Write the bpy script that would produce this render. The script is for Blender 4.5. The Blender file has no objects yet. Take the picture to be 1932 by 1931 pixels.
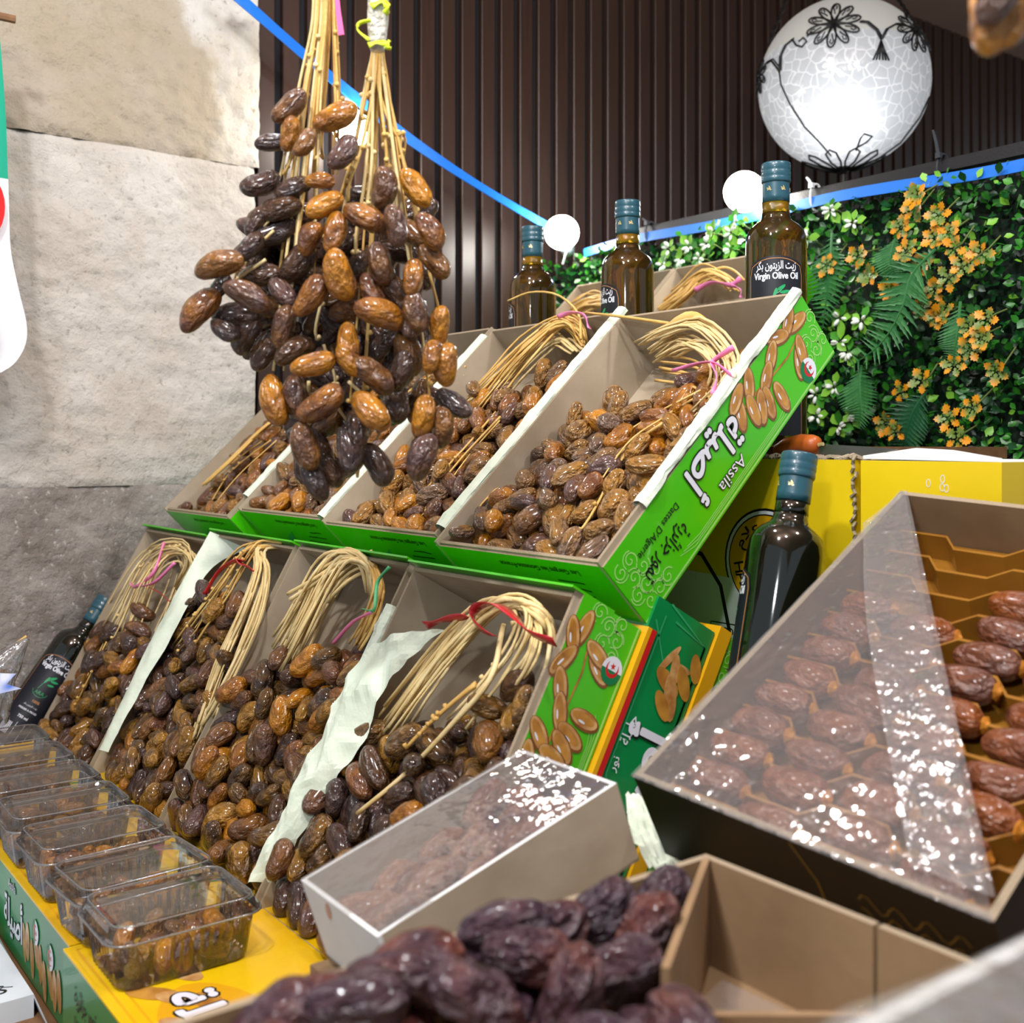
import bpy, math, random, numpy as np
from mathutils import Vector, Matrix, noise
random.seed(7); np.random.seed(7)
S = bpy.context.scene; COL = S.collection
R = math.radians; PI = math.pi
# ------------------------------------------------------------------ camera
CZ = 1.25; YAW = R(53.2); F = 2111.0; CX = 966.0; HY = 842.0
CR = Vector((math.cos(YAW), math.sin(YAW), 0)); CF = Vector((-math.sin(YAW), math.cos(YAW), 0)); UP = Vector((0, 0, 1))
CAM = Vector((0, 0, CZ))
cd = bpy.data.cameras.new('camera'); cam = bpy.data.objects.new('camera', cd); COL.objects.link(cam)
cam.location = CAM; cam.rotation_euler = (PI/2, 0, YAW)
cd.sensor_width = 36; cd.lens = 36*F/1932; cd.shift_y = (HY-965.5)/1932; cd.clip_start = .02
cd.dof.use_dof = True; cd.dof.focus_distance = 1.25; cd.dof.aperture_fstop = 7.5
S.camera = cam
# ------------------------------------------------------------------ world, lights, exposure
wd = bpy.data.worlds.new('world'); S.world = wd; wd.use_nodes = True
wd.node_tree.nodes['Background'].inputs[0].default_value = (.80, .90, 1, 1)
wd.node_tree.nodes['Background'].inputs[1].default_value = .36
S.view_settings.view_transform = 'Standard'; S.view_settings.look = 'None'
S.view_settings.gamma = 1; S.view_settings.use_curve_mapping = False
S.view_settings.exposure = 0.55
def camp(r, f, u): return CAM + CR*r + CF*f + UP*u
def lamp(name, p, w, rad=.045, col=(.96, .98, 1)):
    l = bpy.data.lights.new(name, 'POINT'); l.energy = w; l.shadow_soft_size = rad; l.color = col
    o = bpy.data.objects.new(name, l); COL.objects.link(o); o.location = p; return o
lamp('stall_or_fill_light', camp(-.42, .22, 1.0), 33)          # string of globe bulbs over the stall, above the frame
lamp('stall_or_fill_light', camp(.10, .25, 1.05), 20)
lamp('stall_or_fill_light', camp(.75, .75, .98), 16)
lamp('stall_or_fill_light', camp(-.45, -.55, .55), 20)  # not in the string: fill lamp added behind the camera to brighten front faces
lamp('stall_or_fill_light', camp(-.20, 1.05, 1.0), 12)
S.cycles.max_bounces = 8; S.cycles.transparent_max_bounces = 16; S.cycles.caustics_reflective = False; S.cycles.caustics_refractive = False
S.cycles.sample_clamp_indirect = 4; S.cycles.use_denoising = True
# ------------------------------------------------------------------ pixel helpers (design-time: a photo pixel + a real plane -> a point in the place)
def ray(px, py): return CR*((px-CX)/F) + CF + UP*((HY-py)/F)
def at(px, py, t): return CAM + ray(px, py)*t
def atX(px, py, X): r = ray(px, py); return CAM + r*(X/r.x)
def atY(px, py, Y): r = ray(px, py); return CAM + r*(Y/r.y)
def atZ(px, py, Z): r = ray(px, py); return CAM + r*((Z-CZ)/r.z)
def frame(o, x, y, z):
    m = Matrix.Identity(4)
    for i, v in enumerate((x, y, z, o)):
        for j in range(3): m[j][i] = v[j]
    return m
def lc(M, px, py, zz):
    """local point of the frame M at local height zz seen at that pixel"""
    inv = M.inverted(); o = inv @ CAM; d = inv.to_3x3() @ ray(px, py); t = (zz-o.z)/d.z; return o + d*t
def rnd(a, b): return random.uniform(a, b)
# ------------------------------------------------------------------ materials
def N(nt, t, **k):
    n = nt.nodes.new(t)
    for a, b in k.items(): setattr(n, a, b)
    return n
def base_mat(name):
    m = bpy.data.materials.new(name); m.use_nodes = True; nt = m.node_tree
    return m, nt, nt.nodes['Principled BSDF']
def lin(c): return tuple((v/255/12.92 if v/255 <= .04045 else ((v/255+.055)/1.055)**2.4) for v in c) + (1,)
def mat(name, c, rough=.6, var=None, scale=40, bump=0, bscale=200, metal=0, coat=0, rndvar=None, detail=3, spec=.5, trans=0, emit=None, dist=.002, stretch=(1, 1, 1), sss=0):
    m, nt, b = base_mat(name); L = nt.links.new
    col = lin(c); b.inputs['Base Color'].default_value = col; b.inputs['Roughness'].default_value = rough
    b.inputs['Metallic'].default_value = metal; b.inputs['Coat Weight'].default_value = coat; b.inputs['Coat Roughness'].default_value = .08
    b.inputs['Specular IOR Level'].default_value = spec; b.inputs['Transmission Weight'].default_value = trans
    if sss: b.inputs['Subsurface Weight'].default_value = sss; b.inputs['Subsurface Radius'].default_value = (.006, .003, .001); b.inputs['Subsurface Scale'].default_value = 1
    tc = N(nt, 'ShaderNodeTexCoord'); mp = N(nt, 'ShaderNodeMapping'); mp.inputs['Scale'].default_value = stretch; L(tc.outputs['Object'], mp.inputs[0])
    out = None
    if var:
        no = N(nt, 'ShaderNodeTexNoise'); no.inputs['Scale'].default_value = scale; no.inputs['Detail'].default_value = detail; L(mp.outputs[0], no.inputs['Vector'])
        rp = N(nt, 'ShaderNodeValToRGB'); rp.color_ramp.elements[0].position = .32; rp.color_ramp.elements[1].position = .68
        rp.color_ramp.elements[0].color = col; rp.color_ramp.elements[1].color = lin(var); L(no.outputs[0], rp.inputs[0]); out = rp.outputs[0]
    if rndvar:
        oi = N(nt, 'ShaderNodeObjectInfo'); mx = N(nt, 'ShaderNodeMix', data_type='RGBA'); L(oi.outputs['Random'], mx.inputs[0])
        if out: L(out, mx.inputs[6])
        else: mx.inputs[6].default_value = col
        mx.inputs[7].default_value = lin(rndvar); out = mx.outputs[2]
    if out: L(out, b.inputs['Base Color'])
    if bump:
        nb = N(nt, 'ShaderNodeTexNoise'); nb.inputs['Scale'].default_value = bscale; nb.inputs['Detail'].default_value = 4; L(mp.outputs[0], nb.inputs['Vector'])
        bu = N(nt, 'ShaderNodeBump'); bu.inputs['Strength'].default_value = bump; bu.inputs['Distance'].default_value = dist; L(nb.outputs[0], bu.inputs['Height']); L(bu.outputs[0], b.inputs['Normal'])
    if emit: b.inputs['Emission Color'].default_value = lin(c); b.inputs['Emission Strength'].default_value = emit
    return m
def date_mat(name, c1, c2, c3, rough=.22, coat=.5, wr=.40):
    """skin of a date: three tones picked by noise and by fruit, fine wrinkles, sticky gloss"""
    m, nt, b = base_mat(name); L = nt.links.new
    tc = N(nt, 'ShaderNodeTexCoord'); oi = N(nt, 'ShaderNodeObjectInfo')
    ad = N(nt, 'ShaderNodeVectorMath', operation='ADD'); cx = N(nt, 'ShaderNodeVectorMath', operation='SCALE'); cx.inputs[0].default_value = (37, 19, 53); L(oi.outputs['Random'], cx.inputs['Scale'])
    L(tc.outputs['Object'], ad.inputs[0]); L(cx.outputs[0], ad.inputs[1])
    n1 = N(nt, 'ShaderNodeTexNoise'); n1.inputs['Scale'].default_value = 2.2; n1.inputs['Detail'].default_value = 2; L(ad.outputs[0], n1.inputs['Vector'])
    mm = N(nt, 'ShaderNodeMath', operation='MULTIPLY_ADD'); mm.inputs[1].default_value = .75; L(oi.outputs['Random'], mm.inputs[0])
    m2 = N(nt, 'ShaderNodeMath', operation='MULTIPLY_ADD'); m2.inputs[1].default_value = 1.5; m2.inputs[2].default_value = -.62; L(n1.outputs[0], m2.inputs[0]); L(m2.outputs[0], mm.inputs[2])
    rp = N(nt, 'ShaderNodeValToRGB'); e = rp.color_ramp.elements
    e[0].position = .12; e[0].color = lin(c1); e[1].position = .9; e[1].color = lin(c3); k = e.new(.5); k.color = lin(c2)
    L(mm.outputs[0], rp.inputs[0]); L(rp.outputs[0], b.inputs['Base Color'])
    b.inputs['Roughness'].default_value = rough; b.inputs['Coat Weight'].default_value = coat; b.inputs['Coat Roughness'].default_value = .12
    b.inputs['Subsurface Weight'].default_value = .1; b.inputs['Subsurface Radius'].default_value = (.008, .003, .001); b.inputs['Subsurface Scale'].default_value = 1
    mp = N(nt, 'ShaderNodeMapping'); mp.inputs['Scale'].default_value = (4.6, 2.4, 4.6); L(ad.outputs[0], mp.inputs[0])
    n2 = N(nt, 'ShaderNodeTexNoise'); n2.inputs['Scale'].default_value = 1.3; n2.inputs['Detail'].default_value = 4; L(mp.outputs[0], n2.inputs['Vector'])
    bu = N(nt, 'ShaderNodeBump'); bu.inputs['Strength'].default_value = wr; bu.inputs['Distance'].default_value = .12; L(n2.outputs[0], bu.inputs['Height']); L(bu.outputs[0], b.inputs['Normal'])
    return m
def film_mat(name, haze=.06, gl=.05, tint=(1, 1, 1), bump=.25, bscale=60, ior=1.5, boost=0.0):
    """thin clear plastic: see-through, fresnel gloss, slight haze, crinkles"""
    m, nt, b = base_mat(name); L = nt.links.new; nt.nodes.remove(b); out = nt.nodes['Material Output']
    tr = N(nt, 'ShaderNodeBsdfTransparent'); tr.inputs[0].default_value = (*tint, 1)
    di = N(nt, 'ShaderNodeBsdfTranslucent'); di.inputs[0].default_value = (.85, .87, .9, 1); df = N(nt, 'ShaderNodeBsdfDiffuse'); df.inputs[0].default_value = (.85, .87, .9, 1)
    g = N(nt, 'ShaderNodeBsdfGlossy'); g.inputs['Roughness'].default_value = gl
    tc = N(nt, 'ShaderNodeTexCoord'); no = N(nt, 'ShaderNodeTexNoise'); no.inputs['Scale'].default_value = bscale; no.inputs['Detail'].default_value = 2; L(tc.outputs['Object'], no.inputs['Vector'])
    bu = N(nt, 'ShaderNodeBump'); bu.inputs['Strength'].default_value = bump; bu.inputs['Distance'].default_value = .004; L(no.outputs[0], bu.inputs['Height']); L(bu.outputs[0], g.inputs['Normal'])
    fr = N(nt, 'ShaderNodeFresnel'); fr.inputs[0].default_value = ior; L(bu.outputs[0], fr.inputs['Normal'])
    ma = N(nt, 'ShaderNodeMath', operation='MULTIPLY_ADD'); ma.inputs[1].default_value = 1.4; ma.inputs[2].default_value = boost; L(fr.outputs[0], ma.inputs[0])
    h1 = N(nt, 'ShaderNodeMixShader'); h1.inputs[0].default_value = .5; L(df.outputs[0], h1.inputs[1]); L(di.outputs[0], h1.inputs[2])
    a = N(nt, 'ShaderNodeMixShader'); a.inputs[0].default_value = haze; L(tr.outputs[0], a.inputs[1]); L(h1.outputs[0], a.inputs[2])
    c = N(nt, 'ShaderNodeMixShader'); L(ma.outputs[0], c.inputs[0]); L(a.outputs[0], c.inputs[1]); L(g.outputs[0], c.inputs[2]); L(c.outputs[0], out.inputs[0])
    return m
def emit_mat(name, c, s):
    m, nt, b = base_mat(name); b.inputs['Base Color'].default_value = (.9, .9, .9, 1); b.inputs['Emission Color'].default_value = lin(c); b.inputs['Emission Strength'].default_value = s; return m
M = {}
M['kraft'] = mat('grey_kraft_board', (176, 162, 140), .85, var=(160, 145, 122), scale=18, bump=.25, bscale=90, dist=.001)
M['kraft_brown'] = mat('brown_kraft_board', (146, 119, 87), .85, var=(126, 100, 70), scale=14, bump=.25, bscale=120, dist=.001)
M['edge'] = mat('board_edge', (150, 135, 112), .9, bump=.6, bscale=400)
M['white_board'] = mat('white_board', (226, 228, 226), .6, var=(210, 214, 216), scale=12)
M['green'] = mat('printed_green', (84, 196, 14), .33, var=(60, 182, 10), scale=4, coat=.3)
M['green_dark'] = mat('printed_dark_green', (10, 140, 72), .33, var=(0, 118, 58), scale=5, coat=.3)
M['pale'] = mat('printed_pale_green', (150, 214, 110), .35, coat=.3)
M['pale_dark'] = mat('printed_sea_green', (50, 158, 100), .35, coat=.3)
M['yellow'] = mat('printed_yellow', (240, 204, 10), .33, var=(226, 176, 10), scale=6, coat=.3)
M['gold'] = mat('printed_gold', (226, 168, 20), .35, coat=.3)
M['red'] = mat('printed_red', (200, 26, 30), .35, coat=.3)
M['white'] = mat('printed_white', (228, 230, 240), .4)
M['ink'] = mat('printed_black', (14, 14, 16), .45)
M['flag_green'] = mat('printed_flag_green', (10, 120, 70), .4)
M['print_date'] = mat('printed_date_fruit', (206, 150, 62), .35, var=(150, 92, 34), scale=45, coat=.4, detail=2)
M['print_date2'] = mat('printed_date_fruit_brown', (168, 108, 48), .35, var=(220, 180, 120), scale=60, coat=.4, detail=2)
M['print_date3'] = mat('printed_date_fruit_shade', (112, 62, 22), .35, var=(140, 86, 34), scale=50, coat=.4)
M['carton_yellow'] = mat('yellow_carton', (236, 206, 8), .5, var=(222, 190, 6), scale=5, bump=.12, bscale=60)
M['black_board'] = mat('black_glossy_board', (5, 9, 10), .45, spec=.3)
M['paper'] = mat('greenish_white_paper', (222, 232, 214), .75, var=(206, 220, 200), scale=20, bump=.5, bscale=60, dist=.003)
M['straw'] = mat('dry_straw_stalk', (236, 206, 130), .6, var=(206, 160, 80), scale=30, rndvar=(204, 164, 90), bump=.3, bscale=300)
M['straw_pale'] = mat('pale_straw_stalk', (234, 216, 168), .6, var=(206, 180, 120), scale=30, rndvar=(222, 196, 136), bump=.3, bscale=300)
M['pink'] = mat('pink_ribbon', (238, 132, 184), .4); M['hotpink'] = mat('hot_pink_ribbon', (240, 80, 150), .4)
M['redrib'] = mat('red_ribbon', (176, 14, 30), .35, coat=.3); M['lime'] = mat('lime_ribbon', (206, 224, 30), .4); M['mint'] = mat('mint_ribbon', (90, 190, 130), .4)
M['d_amber'] = date_mat('amber_date_skin', (182, 120, 18), (146, 90, 20), (102, 62, 38), coat=.65)
M['d_brown'] = date_mat('brown_date_skin', (124, 80, 28), (96, 62, 36), (84, 60, 56), coat=.5)
M['d_dark'] = date_mat('dark_date_skin', (76, 48, 24), (68, 46, 36), (56, 41, 40), coat=.5)
M['d_light'] = date_mat('tan_date_skin', (166, 118, 48), (150, 110, 58), (116, 92, 74), rough=.3, coat=.5, wr=.62)
M['d_olive'] = date_mat('olive_date_skin', (160, 114, 34), (106, 74, 30), (62, 44, 34), coat=.7, wr=.5)
M['d_tray'] = date_mat('chestnut_date_skin', (128, 68, 26), (120, 70, 46), (96, 58, 44), rough=.33, coat=.3, wr=.4)
M['d_medjool'] = date_mat('purple_black_date_skin', (54, 34, 48), (66, 40, 50), (98, 46, 34), rough=.38, coat=.25, wr=.55)
M['calyx'] = mat('date_calyx', (220, 150, 40), .6, rndvar=(190, 120, 40))
M['film'] = film_mat('cling_film', haze=.17, gl=.07, bump=.4, bscale=55, boost=.03)
M['film2'] = film_mat('cling_film_creased', haze=.2, gl=.12, bump=1.0, bscale=70, boost=.05)
M['clear'] = film_mat('clear_rigid_plastic', haze=.03, gl=.05, bump=.08, bscale=30, boost=.035)
M['rimplastic'] = film_mat('clear_plastic_edge', haze=.30, gl=.12, bump=.1, bscale=30, boost=.10)
M['gold_plastic'] = mat('gold_brown_plastic', (150, 104, 34), .28, var=(130, 86, 26), scale=8, coat=.5)
M['blue'] = mat('blue_flat_cable', (28, 112, 214), .4); M['blackmetal'] = mat('black_rail', (22, 22, 26), .35, bump=.2, bscale=300)
M['tie_white'] = mat('white_cable_tie', (210, 212, 214), .5); M['tie_black'] = mat('black_cable_tie', (40, 44, 50), .5)
M['bulb'] = emit_mat('lit_bulb_glass', (255, 250, 240), 42)
M['socket'] = mat('white_lamp_socket', (200, 204, 210), .4)
M['wood'] = mat('slat_walnut', (58, 37, 27), .38, var=(36, 22, 16), scale=9, stretch=(7, 7, .55), detail=5, rndvar=(50, 33, 25))
M['felt'] = mat('black_felt', (12, 13, 20), .9)
M['ceiling'] = mat('ceiling_board', (150, 118, 100), .7, var=(136, 104, 88), scale=3)
M['iron'] = mat('black_wire_metal', (16, 15, 15), .45, metal=.3)
M['plywood'] = mat('plain_plywood', (128, 92, 58), .7, var=(104, 72, 44), scale=6, stretch=(1, 8, 8))
M['steel'] = mat('knife_steel', (120, 118, 112), .25, metal=.9); M['handle'] = mat('orange_wood_handle', (192, 98, 32), .4, var=(170, 80, 26), scale=20, coat=.2)
# ------------------------------------------------------------------ mesh builder
class MB:
    def __init__(s): s.v = []; s.f = []; s.m = []
    def add(s, vs, fs, mi=0):
        n = len(s.v); s.v += [tuple(v) for v in vs]
        for f in fs: s.f.append(tuple(i+n for i in f)); s.m.append(mi)
        return s
    def box(s, x0, x1, y0, y1, z0, z1, mi=0, mis=None):
        """mis: material per face (-z,+z,-y,+y,-x,+x)"""
        vs = [(x, y, z) for z in (z0, z1) for y in (y0, y1) for x in (x0, x1)]
        fs = [(0, 2, 3, 1), (4, 5, 7, 6), (0, 1, 5, 4), (2, 6, 7, 3), (0, 4, 6, 2), (1, 3, 7, 5)]
        n = len(s.v); s.v += vs
        for i, f in enumerate(fs): s.f.append(tuple(k+n for k in f)); s.m.append(mis[i] if mis else mi)
        return s
    def tube(s, pts, r, sides=6, mi=0, cap=True):
        pts = [Vector(p) for p in pts]; n = len(pts); rs = r if isinstance(r, (list, tuple)) else [r]*n
        ref = None; vs = []; fs = []
        for i, p in enumerate(pts):
            t = (pts[min(i+1, n-1)]-pts[max(i-1, 0)]); t = t.normalized() if t.length > 1e-9 else Vector((0, 0, 1))
            if ref is None: ref = t.orthogonal().normalized()
            a = (ref - t*ref.dot(t)); a = a.normalized() if a.length > 1e-6 else t.orthogonal().normalized(); ref = a; b = t.cross(a)
            for k in range(sides):
                an = 2*PI*k/sides; vs.append(p + (a*math.cos(an)+b*math.sin(an))*rs[i])
        for i in range(n-1):
            for k in range(sides):
                k2 = (k+1) % sides; fs.append((i*sides+k, i*sides+k2, (i+1)*sides+k2, (i+1)*sides+k))
        if cap: fs.append(tuple(range(sides))[::-1]); fs.append(tuple((n-1)*sides+k for k in range(sides)))
        return s.add(vs, fs, mi)
    def strip(s, pts, wid, side, th=.0004, mi=0):
        """flat ribbon along pts; side: sideways direction"""
        pts = [Vector(p) for p in pts]; n = len(pts); sd = side; vs = []; fs = []
        for i, p in enumerate(pts):
            t = (pts[min(i+1, n-1)]-pts[max(i-1, 0)]).normalized(); q = sd[i] if isinstance(sd, list) else sd
            q = (q - t*q.dot(t)).normalized(); nn = t.cross(q)*th; w = wid[i] if isinstance(wid, list) else wid
            vs += [p-q*w/2-nn, p+q*w/2-nn, p+q*w/2+nn, p-q*w/2+nn]
        for i in range(n-1):
            for k in range(4): fs.append((i*4+k, i*4+(k+1) % 4, i*4+4+(k+1) % 4, i*4+4+k))
        fs += [(3, 2, 1, 0), tuple((n-1)*4+k for k in range(4))]
        return s.add(vs, fs, mi)
    def lathe(s, prof, seg=32, mi=0, mfun=None, close=True):
        vs = []; fs = []; n = len(prof)
        for r, z in prof:
            for k in range(seg): a = 2*PI*k/seg; vs.append((r*math.cos(a), r*math.sin(a), z))
        b = len(s.v); s.v += vs
        for i in range(n-1):
            for k in range(seg):
                k2 = (k+1) % seg; s.f.append((b+i*seg+k, b+i*seg+k2, b+(i+1)*seg+k2, b+(i+1)*seg+k)); s.m.append(mfun(i) if mfun else mi)
        if close:
            s.f.append(tuple(b+k for k in range(seg))[::-1]); s.m.append(mfun(0) if mfun else mi)
            s.f.append(tuple(b+(n-1)*seg+k for k in range(seg))); s.m.append(mfun(n-2) if mfun else mi)
        return s
    def sheet(s, rows, mi=0):
        m = len(rows[0]); vs = [p for r in rows for p in r]; fs = []
        for i in range(len(rows)-1):
            for j in range(m-1): fs.append((i*m+j, i*m+j+1, (i+1)*m+j+1, (i+1)*m+j))
        return s.add(vs, fs, mi)
    def mesh(s, name, mats, smooth=False):
        me = bpy.data.meshes.new(name); me.from_pydata(s.v, [], s.f)
        for m in (mats if isinstance(mats, (list, tuple)) else [mats]): me.materials.append(m)
        me.polygons.foreach_set('material_index', s.m)
        if smooth: me.polygons.foreach_set('use_smooth', [True]*len(s.f))
        me.update(); return me
    def obj(s, name, mats, parent=None, M=None, smooth=False): return link(name, s.mesh(name, mats, smooth), parent, M)
def link(name, me, parent=None, M=None):
    o = bpy.data.objects.new(name, me); COL.objects.link(o)
    if parent: o.parent = parent
    if M is not None: o.matrix_local = M
    return o
def tag(o, label, cat, group=None):
    o['label'] = label; o['category'] = cat
    if group: o['group'] = group
    return o
def thing(name, label, cat, M=None, group=None):
    o = bpy.data.objects.new(name, None); COL.objects.link(o); o.empty_display_size = .02
    if M is not None: o.matrix_world = M
    return tag(o, label, cat, group)
def struct(o): o['kind'] = 'structure'; return o
def T(*p): return Matrix.Translation(Vector(p[0] if len(p) == 1 else p))
def smoothpath(ctrl, n):
    """Catmull-Rom through ctrl"""
    c = [Vector(p) for p in ctrl]; c = [c[0]*2-c[1]] + c + [c[-1]*2-c[-2]]; out = []; k = len(c)-3
    for i in range(n):
        u = i/(n-1)*k; j = min(int(u), k-1); t = u-j; a, b, d, e = c[j:j+4]
        out.append(.5*((2*b)+(d-a)*t+(2*a-5*b+4*d-e)*t*t+(3*b-a-3*d+e)*t**3))
    return out
# ------------------------------------------------------------------ lettering (flat print)
AR = {'assila': '\ufe94\ufee0\ufef4\ufebb\ufe83', 'tumur': '\ufe94\ufef3\ufeae\ufe8b\ufe8d\ufeb0\ufe9f \ufead\ufeee\ufee4\ufe97', 'tumur1': '\ufead\ufeee\ufee4\ufe97',
      'oil': '\ufeae\ufedc\ufe91 \ufee5\ufeee\ufe98\ufef3\ufeb0\ufedf\ufe8d \ufe96\ufef3\ufeaf', 'boualem': '\ufee1\ufefc\ufecb\ufeee\ufe91', 'hamila': '\ufe94\ufee0\ufee3\ufe8e\ufea3', 'nour': '\ufead\ufeee\ufee7'}
_tx = {}
def text2d(s, off=0.0):
    if (s, off) in _tx: return _tx[(s, off)]
    c = bpy.data.curves.new('lettering', 'FONT'); c.body = s; c.offset = off; c.resolution_u = 3; c.align_x = 'CENTER'; c.align_y = 'CENTER'
    o = bpy.data.objects.new('lettering', c); COL.objects.link(o); bpy.context.view_layer.update()
    me = o.to_mesh(); vs = [v.co.copy() for v in me.vertices]; fs = [tuple(p.vertices) for p in me.polygons]; o.to_mesh_clear()
    bpy.data.objects.remove(o); bpy.data.curves.remove(c)
    xs = [v.x for v in vs] or [0]; ys = [v.y for v in vs] or [0]
    _tx[(s, off)] = (vs, fs, (min(xs), max(xs), min(ys), max(ys))); return _tx[(s, off)]
def text(mb, s, fn, height=None, width=None, off=0.0, mi=0, lift=0.0, box=None):
    """write s with its box centred on (0,0), scaled to height or width, through fn(x,y,lift)->point"""
    vs, fs, bb = text2d(s, off); bb = box or text2d(s, 0.0)[2]
    if not vs: return
    k = height/(bb[3]-bb[2]) if height else width/(bb[1]-bb[0]); ky = k
    if height and width: k = width/(bb[1]-bb[0])
    cx, cy = (bb[0]+bb[1])/2, (bb[2]+bb[3])/2
    mb.add([fn((v.x-cx)*k, (v.y-cy)*ky, lift) for v in vs], fs, mi)
def btext(mb, s, fn, bold, mi, lift, **k):
    """heavier letters: the print is struck several times with small shifts"""
    for i in range(8 if bold else 1): text(mb, s, (lambda x, y, lf, a=i*PI/4: fn(x+bold*math.cos(a), y+bold*math.sin(a), lf)), mi=mi, lift=lift+i*.000004, **k)
def disc(mb, fn, x, y, rx, ry, mi=0, lift=0, n=20, a0=0, a1=2*PI, rot=0):
    ps = []
    for i in range(n):
        a = a0+(a1-a0)*i/(n if a1-a0 > 6.28 else n-1); u, v = rx*math.cos(a), ry*math.sin(a)
        ps.append(fn(x+u*math.cos(rot)-v*math.sin(rot), y+u*math.sin(rot)+v*math.cos(rot), lift))
    mb.add(ps, [tuple(range(n))], mi)
def line2(mb, fn, pts, w, mi=0, lift=0):
    n = len(pts); vs = []
    for i, (x, y) in enumerate(pts):
        a = pts[max(i-1, 0)]; b = pts[min(i+1, n-1)]; dx, dy = b[0]-a[0], b[1]-a[1]; l = math.hypot(dx, dy) or 1
        vs += [fn(x-dy/l*w/2, y+dx/l*w/2, lift), fn(x+dy/l*w/2, y-dx/l*w/2, lift)]
    mb.add(vs, [(2*i, 2*i+1, 2*i+3, 2*i+2) for i in range(n-1)], mi)
def arabesque(mb, fn, x0, y0, x1, y1, mi, lift, seed=0, den=1.0, lim=None):
    rr = random.Random(seed); step = .017/den
    for i in range(int(abs(x1-x0)/step)+1):
        for j in range(int(abs(y1-y0)/step)+1):
            x = x0+(i+.5*(j % 2))*step; y = y0+j*step
            if x > x1 or y > y1 or (lim and not lim(x, y)): continue
            sg = rr.choice((-1, 1)); ph = rr.uniform(0, 6.28); pts = []
            for q in range(16):
                a = ph+sg*q*.55; r = step*.58*(q+1)/16; pts.append((x+r*math.cos(a), y+r*math.sin(a)))
            line2(mb, fn, pts, .0016/den, mi, lift)
            line2(mb, fn, [(x+step*.6*math.cos(ph+k*.5), y+step*.6*math.sin(ph+k*.5)) for k in range(6)], .0014/den, mi, lift)
def star_pts(x, y, r, n=5): return [(x+(r if i % 2 == 0 else r*.4)*math.cos(PI/2+i*PI/n), y+(r if i % 2 == 0 else r*.4)*math.sin(PI/2+i*PI/n)) for i in range(2*n)]
def flag_badge(mb, fn, x, y, r, mg, mw, mr, lift):
    disc(mb, fn, x, y, r, r, mw, lift); disc(mb, fn, x, y, r, r, mg, lift+.0001, n=14, a0=PI/2, a1=1.5*PI)
    a = [(x+r*.1+r*.62*math.cos(t), y+r*.62*math.sin(t)) for t in [R(55)+R(250)*i/16 for i in range(17)]]
    b = [(x+r*.26+r*.5*math.cos(t), y+r*.5*math.sin(t)) for t in [R(60)+R(240)*i/16 for i in range(17)]]
    mb.add([fn(*p, lift+.0002) for p in a+b], [(i, i+1, 18+i, 17+i) for i in range(16)], mr)
    sp = star_pts(x+r*.3, y, r*.28); mb.add([fn(*p, lift+.0002) for p in sp]+[fn(x+r*.3, y, lift+.0002)], [(i, (i+1) % 10, 10) for i in range(10)], mr)
# ------------------------------------------------------------------ dates
def date_mesh(name, m, seed, wr=.05, rad=.262, bend=.06, nu=14, nv=12):
    mb = MB(); vs = []; fs = []; o = Vector((seed*7.3, seed*3.1, seed*1.7))
    for i in range(nv+1):
        t = -1+2*i/nv; t = math.sin(t*PI/2); rr = rad*max(0, 1-abs(t)**2.5)**.52*(1+.07*t)
        for k in range(nu):
            a = 2*PI*k/nu; d = Vector((math.cos(a), 0, math.sin(a)))
            w = noise.noise(Vector((d.x*2.2, t*1.1, d.z*2.2))+o)*wr + noise.noise(Vector((d.x*5, t*2.0, d.z*5))+o)*wr*.45
            p = d*(rr*(1+w*3.2)) + Vector((bend*(t*t), t*.5*(1+.03*w), 0)); vs.append(p)
    for i in range(nv):
        for k in range(nu): k2 = (k+1) % nu; fs.append((i*nu+k, (i+1)*nu+k, (i+1)*nu+k2, i*nu+k2))
    mb.add(vs, fs); return mb.mesh(name, [m], True)
DM = {k: [date_mesh('date', M[k], i+j*11, wr=w) for i in range(5)] for j, (k, w) in enumerate((('d_amber', .05), ('d_brown', .055), ('d_dark', .06), ('d_light', .07), ('d_olive', .075), ('d_tray', .02)))}
DM['d_medjool'] = [date_mesh('date', M['d_medjool'], 60+i, wr=.085, rad=.25, bend=.03, nu=26, nv=22) for i in range(5)]
def orient(d, roll=None):
    y = d.normalized(); x = y.orthogonal().normalized(); z = x.cross(y); m = frame(Vector(), x, y, z)
    return m @ Matrix.Rotation(rnd(0, 6.28) if roll is None else roll, 4, 'Y')
def put_date(kind, p, d, ln, parent=None, fat=1.0, roll=None, name='date'):
    o = link(name, random.choice(DM[kind]), parent)
    o.matrix_local = T(p) @ orient(d, roll) @ Matrix.Diagonal((ln*fat, ln, ln*fat, 1)); return o
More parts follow.
